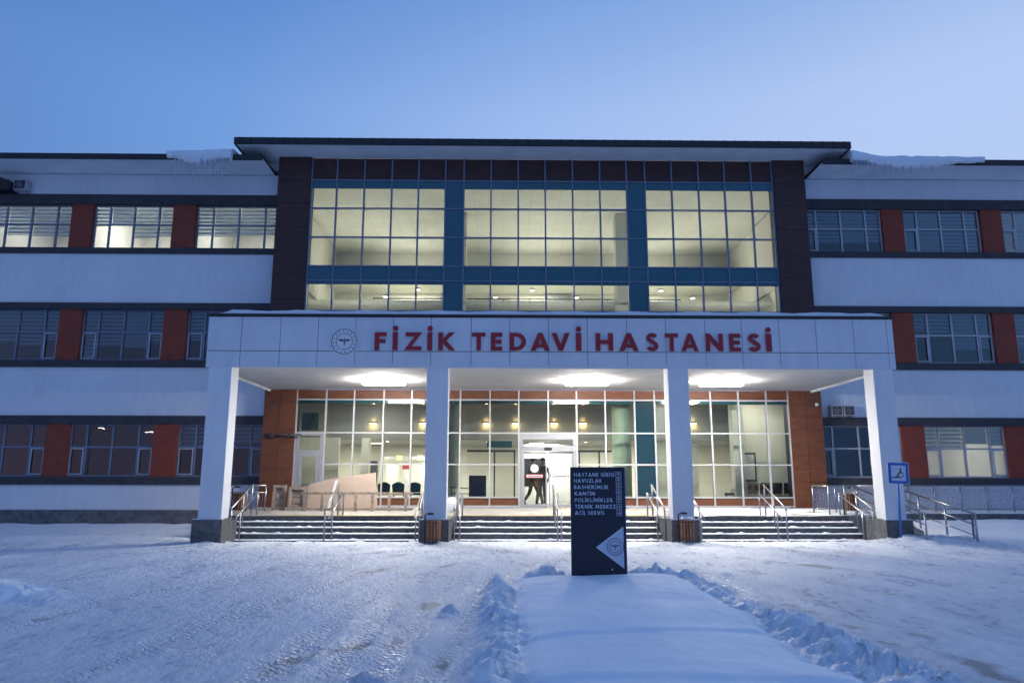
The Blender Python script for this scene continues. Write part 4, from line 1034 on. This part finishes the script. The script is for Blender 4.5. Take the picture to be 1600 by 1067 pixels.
def railing(x0, x1, y, z0, z1, mesh=True):
    m = MB(); m.tube([(x0, y, z1), (x1, y, z1)], .03, 10); m.tube([(x0, y, z0+.1), (x1, y, z0+.1)], .02, 8); rpart(m, 'rail', 'steel')
    x = x0
    while x <= x1+.01: rpart(MB().tube([(x, y, z0-.05), (x, y, z1)], .025, 8), 'post', 'steel'); x += .9
    if mesh:
        m = MB(); x = x0+.04
        while x < x1-.04: m.box(x, x+.035, y-.006, y+.006, z0+.12, z1-.06); x += .06
        z = z0+.14
        while z < z1-.08: m.box(x0+.04, x1-.04, y+.007, y+.012, z, z+.02); z += .07
        rpart(m, 'mesh_panel', 'frost')
railing(12.1, 26.5, 25.5, .66, 1.54)
def sloped(x, y0, z0, y1, z1, n):
    m = MB(); m.tube([(x, y0, z0), (x, y1, z1)], .03, 10); m.tube([(x, y0, z0-.3), (x, y1, z1-.3)], .024, 8)
    m.tube([(x, y0, z0-.6), (x, y1, z1-.6)], .016, 8); rpart(m, 'rail', 'steel')
    for k in range(n): t_ = k/(n-1); rpart(MB().tube([(x, y0+(y1-y0)*t_, z0+(z1-z0)*t_-1.0), (x, y0+(y1-y0)*t_, z0+(z1-z0)*t_)], .03, 8), 'post', 'steel')
sloped(12.95, 20.5, .84, 24.6, 1.5, 4)
rpart(MB().tube([(13.02, 20.75, -.1), (13.02, 20.75, .84), (12.95, 20.5, .84)], .03, 8), 'post', 'steel')
sloped(11.62, 20.6, .84, 24.6, 1.5, 4)
# platform side railings
pr = thing('platform_railing', 'steel railing with mesh infill behind the fourth pillar at the platform end', 'railing', (11.3, 25, .68))
m = MB(); m.tube([(-.9, 0, .86), (.6, 0, .86)], .03, 10); m.tube([(-.9, 0, .12), (.6, 0, .12)], .02, 8); m.tube([(-.9, -1.2, .86), (-.9, 0, .86)], .03, 10); m.build('rail', 'steel', pr)
for x in (-.9, -.15, .6): MB().tube([(x, 0, -.05), (x, 0, .86)], .025, 8).build('post', 'steel', pr)
MB().tube([(-.9, -1.2, -.05), (-.9, -1.2, .86)], .025, 8).build('post', 'steel', pr)
m = MB(); x = -.86
while x < .58: m.box(x, x+.035, -.006, .006, .14, .8); x += .06
z = .16
while z < .78: m.box(-.86, .58, .007, .012, z, z+.02); z += .07
m.build('mesh_panel', 'frost', pr)
pl = thing('platform_railing', 'steel railing with thin upright bars behind the leftmost pillar', 'railing', (-8.4, 25.4, .68))
m = MB(); m.tube([(-.8, 0, .85), (.45, 0, .85)], .028, 10); m.tube([(-.8, 0, .62), (.45, 0, .62)], .018, 8); m.tube([(-.8, 0, .1), (.45, 0, .1)], .018, 8); m.build('rail', 'steel', pl)
for x in (-.8, -.17, .45): MB().tube([(x, 0, -.03), (x, 0, .85)], .024, 8).build('post', 'steel', pl)
m = MB()
for k in range(12): m.tube([(-.75+k*.1, 0, .1), (-.75+k*.1, 0, .62)], .008, 6)
m.build('bars', 'steel', pl)

# ---- wood and cardboard stacked on the platform
YP = 26.2; ZP = .70
def pallet(px0, px1, py0, Y, lab, rows, seed, lean=.12):
    a = at(px0, 794, Y); b = at(px1, py0, Y); w = b.x-a.x; h_ = b.z-ZP
    t = thing('wooden_pallet', lab, 'pallet', (a.x+w/2, Y, ZP), 0, 'weathered wooden pallets on the platform'); t.rotation_euler = (-lean, 0, 0)
    for k in range(rows):
        z = h_*(k+.5)/rows; z0 = z-.05
        MB().box(-w/2+.02, w/2-.02, .05, .07, z0, z0+.11).build('board', 'wood', t)
    for x in (-w/2, w/2-.09): MB().box(x, x+.09, -.03, .048, 0, h_-.0).build('upright', 'wood', t)
    MB().box(-w/2+.09, w/2-.09, -.025, .04, h_-.1, h_-.01).build('upright', 'wood', t)
    MB().box(-w/2+.09, w/2-.09, -.025, .04, .02, .10).build('upright', 'wood', t)
    MB().box(-w/2+.1, w/2-.1, .075, .085, .1, h_-.1).build('backing_sheet', 'card', t)
pallet(424, 447, 757, 26.0, 'narrow weathered wooden pallet leaning at the left end of the stack', 3, 1)
pallet(449, 478, 760, 25.85, 'wider weathered wooden pallet between the narrow pallet and the ladder', 4, 2)
a = at(470, 768, 25.3); b = at(645, 768, 25.3)
ld = thing('wooden_ladder', 'long pale wooden ladder lying on its side across the platform', 'ladder', (a.x, 25.3, ZP-.01)); ld.rotation_euler = (-.1, 0, 0)
Lw = b.x-a.x; top = a.z-ZP
MB().box(0, Lw, -.03, .03, top-.07, top).build('side_rail', 'wood', ld); MB().box(0, Lw, -.03, .03, .03, .10).build('side_rail', 'wood', ld)
k = 0; x = .12
while x < Lw-.1: MB().box(x, x+.1, -.055, -.031, .0, top-.02).build('rung', 'wood', ld); x += .56
A_ = at(480, 792, 26.3); c0 = at(483, 758, 26.3); c1 = at(587, 738, 26.3); c2 = at(590, 792, 26.3)
cb = MB(); ox = A_.x; cb.prism([(0, 0), (c2.x-ox, 0), (c1.x-ox, c1.z-ZP), (c1.x-ox-1.55, c1.z-ZP-.22), (c0.x-ox+.4, c0.z-ZP+.14), (0, c0.z-ZP)], -.03, 0)
cbo = thing('cardboard_sheet', 'large pale cardboard sheet with sloping top edge standing behind the ladder', 'cardboard', (ox, 26.3, ZP)); cbo.rotation_euler = (-.06, 0, 0)
cb.build('sheet', 'card', cbo)
tp = MB(); tp.prism([(.70, .02), (.78, .02), (1.02, 1.02), (.93, 1.0)], -.036, -.031); tp.build('tape_strip', 'paperw', cbo)
# snow heap and pale bag near second pillar
p = at(706, 790, 25.6); t = MB().blob((0, 0, .12), (.30, .3, .3), 4, .3, 20, 12).build('snow_heap', 'snow'); t.location = (p.x, 25.4, ZP-.03); tag(t, 'white lump of snow on the platform just right of the second pillar', 'snow heap')

# ---- lobby furniture
def chair(loc, lab, rz=0):
    t = thing('visitor_chair', lab, 'chair', loc, rz, 'teal visitor chairs behind the entrance glass')
    m = MB(); m.prism([(-.23,.42),(.23,.42),(.24,.5),(-.24,.5)], -.23, .23); m.build('seat', 'teals', t, bevel=.02)
    pts = [(-.21,.52)]+[( -.24+.48*i/10, .8+.1*math.sin(math.pi*i/10)) for i in range(11)]+[(.21,.52)]
    m = MB(); m.prism(pts, -.27, -.22); m.build('backrest', 'teals', t, bevel=.01)
    for x in (-.2, .2):
        for y in (-.2, .2): MB().tube([(x, y, 0), (x*.95, y*.9, .42)], .013, 6).build('leg', 'chrome', t)
    return t
for px, lab in ((601.5, 'teal chair behind the glass, farthest from the second pillar'), (623.5, 'teal chair behind the glass, middle of the three left of the second pillar'), (649, 'teal chair behind the glass right beside the second pillar')):
    p = at(px, 770, 28.5); chair((p.x, 28.5, .74), lab)
p = at(1142, 770, 28.9); chair((p.x, 28.9, .74), 'teal chair behind the glass right of the third pillar', R(70))
bn = thing('waiting_bench', 'row of perforated grey metal waiting seats behind the right glass bay', 'bench', (at(1194, 770, 28.6).x, 28.75, .74))
MB().box(-1.15, 1.15, -.03, .03, .34, .39).build('beam', 'steel', bn)
for k in range(5):
    x = -.92+.46*k
    MB().box(x-.2, x+.2, -.22, .22, .41, .43).build('seat', 'chrome', bn, bevel=.005)
    MB().obox(Matrix.Translation((x, -.27, .68)) @ Matrix.Rotation(R(14), 4, 'X'), .40, .02, .44).build('backrest', 'chrome', bn, bevel=.005)
for k in range(6): x = -1.15+.46*k; MB().tube([(x, .2, .43), (x, .2, .62), (x, -.2, .64)], .014, 6).build('armrest', 'chrome', bn)
for x in (-.9, .9): MB().tube([(x, -.25, 0), (x, 0, .36), (x, .25, 0)], .02, 6).build('leg', 'chrome', bn)
# reception desk panel
rc = thing('lobby_board', 'dark blue freestanding board behind the glass left of the sliding doors', 'notice board', (at(746, 770, 28.7).x, 28.7, .74))
MB().box(-.33, .33, -.02, .02, .35, 1.15).build('panel', 'navy', rc)
for x in (-.3, .3): MB().tube([(x, 0, 0), (x, 0, .36)], .015, 6).build('leg', 'steel', rc)
rl = thing('lobby_rail', 'dark double rail inside the glass just right of the second pillar', 'railing', (at(718, 770, 28.0).x, 28.05, .74))
m = MB(); m.tube([(-.35, 0, .72), (.4, 0, .66)], .02, 6); m.tube([(-.35, 0, .5), (.4, 0, .47)], .016, 6); m.build('rail', 'darkw', rl)
for x in (-.3, .38): MB().tube([(x, 0, 0), (x, 0, .7)], .016, 6).build('post', 'darkw', rl)

# ---- person walking behind the left door leaf
def skin_body(verts, edges, radii, name, parent, zones, sub_lv=2):
    me = bpy.data.meshes.new(name); me.from_pydata(verts, edges, []); o = bpy.data.objects.new(name, me); COL.objects.link(o)
    sk = o.modifiers.new('skin', 'SKIN'); sk.use_smooth_shade = True; sk.branch_smoothing = .6
    for i, r_ in enumerate(radii): me.skin_vertices[0].data[i].radius = r_ if isinstance(r_, tuple) else (r_, r_)
    me.skin_vertices[0].data[0].use_root = True
    ss = o.modifiers.new('s', 'SUBSURF'); ss.levels = sub_lv; ss.render_levels = sub_lv
    dg = bpy.context.evaluated_depsgraph_get(); m2 = bpy.data.meshes.new_from_object(o.evaluated_get(dg)); bpy.data.objects.remove(o)
    m2.name = name
    for z in zones[1]: m2.materials.append(MT[z])
    for p_ in m2.polygons: p_.material_index = zones[0](p_.center); p_.use_smooth = True
    ob = bpy.data.objects.new(name, m2); COL.objects.link(ob); ob.parent = parent; return ob
pe = thing('person', 'person in camouflage trousers and dark jacket walking behind the left door leaf', 'person', (at(841, 790, 28.5).x, 28.5, .74), R(-25))
V = [(0,0,.95),(0,0,1.12),(0,.02,1.32),(0,.02,1.46),(0,0,1.55),(0,-.02,1.64),(0,-.01,1.72),
     (.10,0,.9),(.14,-.16,.50),(.15,-.06,.09),(.15,-.22,.05),
     (-.10,0,.9),(-.13,.08,.50),(-.14,.34,.16),(-.14,.24,.06),
     (.20,.02,1.42),(.27,.06,1.15),(.24,-.1,.93),(.235,-.14,.86),
     (-.20,.02,1.42),(-.27,-.02,1.15),(-.24,-.18,.95),(-.235,-.22,.88)]
E_ = [(0,1),(1,2),(2,3),(3,4),(4,5),(5,6),(0,7),(7,8),(8,9),(9,10),(0,11),(11,12),(12,13),(13,14),(3,15),(15,16),(16,17),(17,18),(3,19),(19,20),(20,21),(21,22)]
RD = [(.17,.12),(.16,.115),(.185,.12),(.13,.09),(.06,.06),(.075,.09),(.07,.085),(.1,.1),(.07,.075),(.055,.06),(.045,.04),(.1,.1),(.07,.075),(.055,.06),(.045,.04),(.07,.07),(.055,.055),(.042,.042),(.035,.022),(.07,.07),(.055,.055),(.042,.042),(.035,.022)]
for sgn, base in ((1, 18), (-1, 22)):
    bx, by, bz = V[base]
    for k, (dy, ln) in enumerate(((-.03,.085),(-.01,.095),(.01,.09),(.03,.07))):
        i0 = len(V); V += [(bx, by+dy, bz-.04), (bx-sgn*.005, by+dy-.005, bz-.04-ln*.5), (bx-sgn*.02, by+dy-.005, bz-.04-ln)]; RD += [.011,.010,.008]; E_ += [(base,i0),(i0,i0+1),(i0+1,i0+2)]
    i0 = len(V); V += [(bx-sgn*.02, by-.045, bz-.02), (bx-sgn*.03, by-.06, bz-.06)]; RD += [.012,.009]; E_ += [(base,i0),(i0,i0+1)]
def zone(c):
    if c.z > 1.50: return 1
    if abs(c.x) > .2 and c.z < .93: return 1
    if c.z > .93: return 0
    if c.z < .2: return 3
    return 2
body = skin_body(V, E_, RD, 'body', pe, (zone, ['jacket', 'skin', 'camo', 'black']))
MB().blob((0, .01, 1.755), (.085, .105, .075), 2, .04, 16, 10).build('hair', 'hair', pe)
m = MB(); m.blob((0, -.105, 1.66), (.014, .02, .02), 1, 0, 8, 6); m.build('nose', 'skin', pe)
m = MB()
for s in (-1, 1): m.blob((s*.03, -.09, 1.685), (.011, .008, .007), 1, 0, 8, 6)
m.build('eyes', 'black', pe)

pe2 = copy_tree(pe); pe2.location = (at(833, 790, 28.9).x, 28.9, .74); pe2.rotation_euler = (0, 0, R(60)); pe2['label'] = 'second person in camouflage trousers, mid stride further left behind the left door leaf'
pe.location = (at(848, 790, 28.3).x, 28.3, .74); pe['label'] = 'person in camouflage trousers and dark jacket behind the left door leaf, beside the door gap'
for q_ in (pe, pe2): q_['group'] = 'people behind the sliding door'

# ---- street lamps on the far side of the forecourt (they show as reflections in the left windows)
MT['streetglow'] = emit('street_lamp_glow', (1, .8, .55), 60)
proto = None
for i, (x, y, hgt) in enumerate(((-44, -34, 7.5), (-52, -38, 8.0), (-60, -30, 7.0), (-70, -44, 8.0), (-84, -40, 7.5))):
    lab = 'tall street lamp beyond the forecourt, reflected in the left windows, '+('nearest the entrance axis', 'second from the entrance axis', 'third from the entrance axis', 'fourth from the entrance axis', 'farthest out')[i]
    t = thing('street_lamp', lab, 'street lamp', (x, y, 0), 0, 'street lamps across the forecourt')
    MB().tube([(0, 0, -.3), (0, 0, hgt-.6), (.3, 0, hgt-.1), (1.1, 0, hgt)], [.1, .07, .05, .04], 10).build('pole', 'steel', t)
    MB().box(.9, 1.7, -.16, .16, hgt-.02, hgt+.1).build('head', 'trim', t); MB().box(.95, 1.65, -.14, .14, hgt-.09, hgt-.022).build('diffuser', 'streetglow', t)

# ---- snow on roofs
def cornice(x0, x1, prof, lab, seed):
    """soft slab of snow lying on the wing roof and curling over its edge"""
    t = thing('roof_snow', lab, 'roof snow', ((x0+x1)/2, 26.6, ZTOP+.19)); m = MB(); n = 60; k = 12; b = 0
    rg = random.Random(seed); w = x1-x0
    for i in range(n+1):
        u = i/n; x = -w/2+w*u; drop, hgt = prof(u); jag = .04*rg.random()
        sec = [(2.6, -.0), (2.4, hgt*.8), (1.2, hgt), (.3, hgt*.98), (-.15, hgt*.8), (-.34, hgt*.35), (-.40, -.15*drop/.5), (-.38, -drop*.7), (-.31, -drop-jag), (-.22, -drop*.85-jag), (-.172, -drop*.4), (-.166, -.02)]
        for (y, z) in sec: nz = float(fbm(np.array([x*4+50]), np.array([y*4+z*5+50.]), seed, 4)[0])-.5; m.v.append((x, y+nz*.12, z+nz*(.14 if abs(z) > .03 else .02)))
    for i in range(n):
        for j in range(k-1): m.face([i*k+j, i*k+j+1, (i+1)*k+j+1, (i+1)*k+j], 0, True)
    m.face(list(range(k))[::-1]); m.face([n*k+j for j in range(k)])
    m.build('slab', 'snow', t); return t
def prof_l(u): return (.22+.22*math.exp(-((u-.45)/.2)**2)+.16*u, .14+.14*u)
tl = cornice(-12.72, -10.3, prof_l, 'drooping slab of snow on the left wing roof beside the central roof', 1)
def prof_r(u): return (.14+.32*math.exp(-((u-.45)/.3)**2), .36*max(0, 1-u*4)+.13)
tr = cornice(13.35, 18.5, prof_r, 'long drooping slab of snow on the right wing roof beside the central roof', 2)
def icicles(par, xs, z, y, seed, lmax):
    rg = random.Random(seed)
    for x in xs:
        L = lmax*(.35+.65*rg.random()); MB().tube([(x, y, z+.05), (x+.01, y, z-L*.4), (x, y, z-L*.8), (x, y, z-L)], [.035, .022, .012, .003], 7).build('icicle', 'ice', par)
icicles(tl, [-.9, -.6, -.2, .1, .3, .45, .55, .66, .75, .86, .95, 1.02, 1.08, 1.14], -.28, -.33, 5, 1.0)
icicles(tr, [-2.52, -2.42, -2.35, -2.26, -2.2, -2.1, -2.0, -1.92, -1.85, -1.7, -1.5, -1.3, -1.1, -.9, -.6, -.3, .1, .5], -.2, -.33, 6, .62)
# thin snow on the canopy roof
t = MB(); n = 160; rg = random.Random(9)
for i in range(n+1):
    x = -8.35+(11.45+8.35)*i/n; e = min(1, i/3, (n-i)/3); h_ = .12*e+.02*math.sin(i*.4)*e+.02*rg.random()
    for (y, z) in ((21.34, 6.532), (21.32+.02*rg.random(), 6.54+h_*.8), (21.5, 6.545+h_), (24, 6.56+h_), (27.3, 6.56+h_), (27.35, 6.52)): t.v.append((x, y, z))
for i in range(n):
    for j in range(5): t.face([i*6+j, (i+1)*6+j, (i+1)*6+j+1, i*6+j+1], 0, True)
tag(t.build('canopy_snow', 'snow'), 'even white layer of snow lying on top of the entrance canopy', 'roof snow')

# remove helper leftovers without label
for o in list(COL.objects):
    if o.type == 'EMPTY' and not o.parent and 'label' not in o: bpy.data.objects.remove(o)
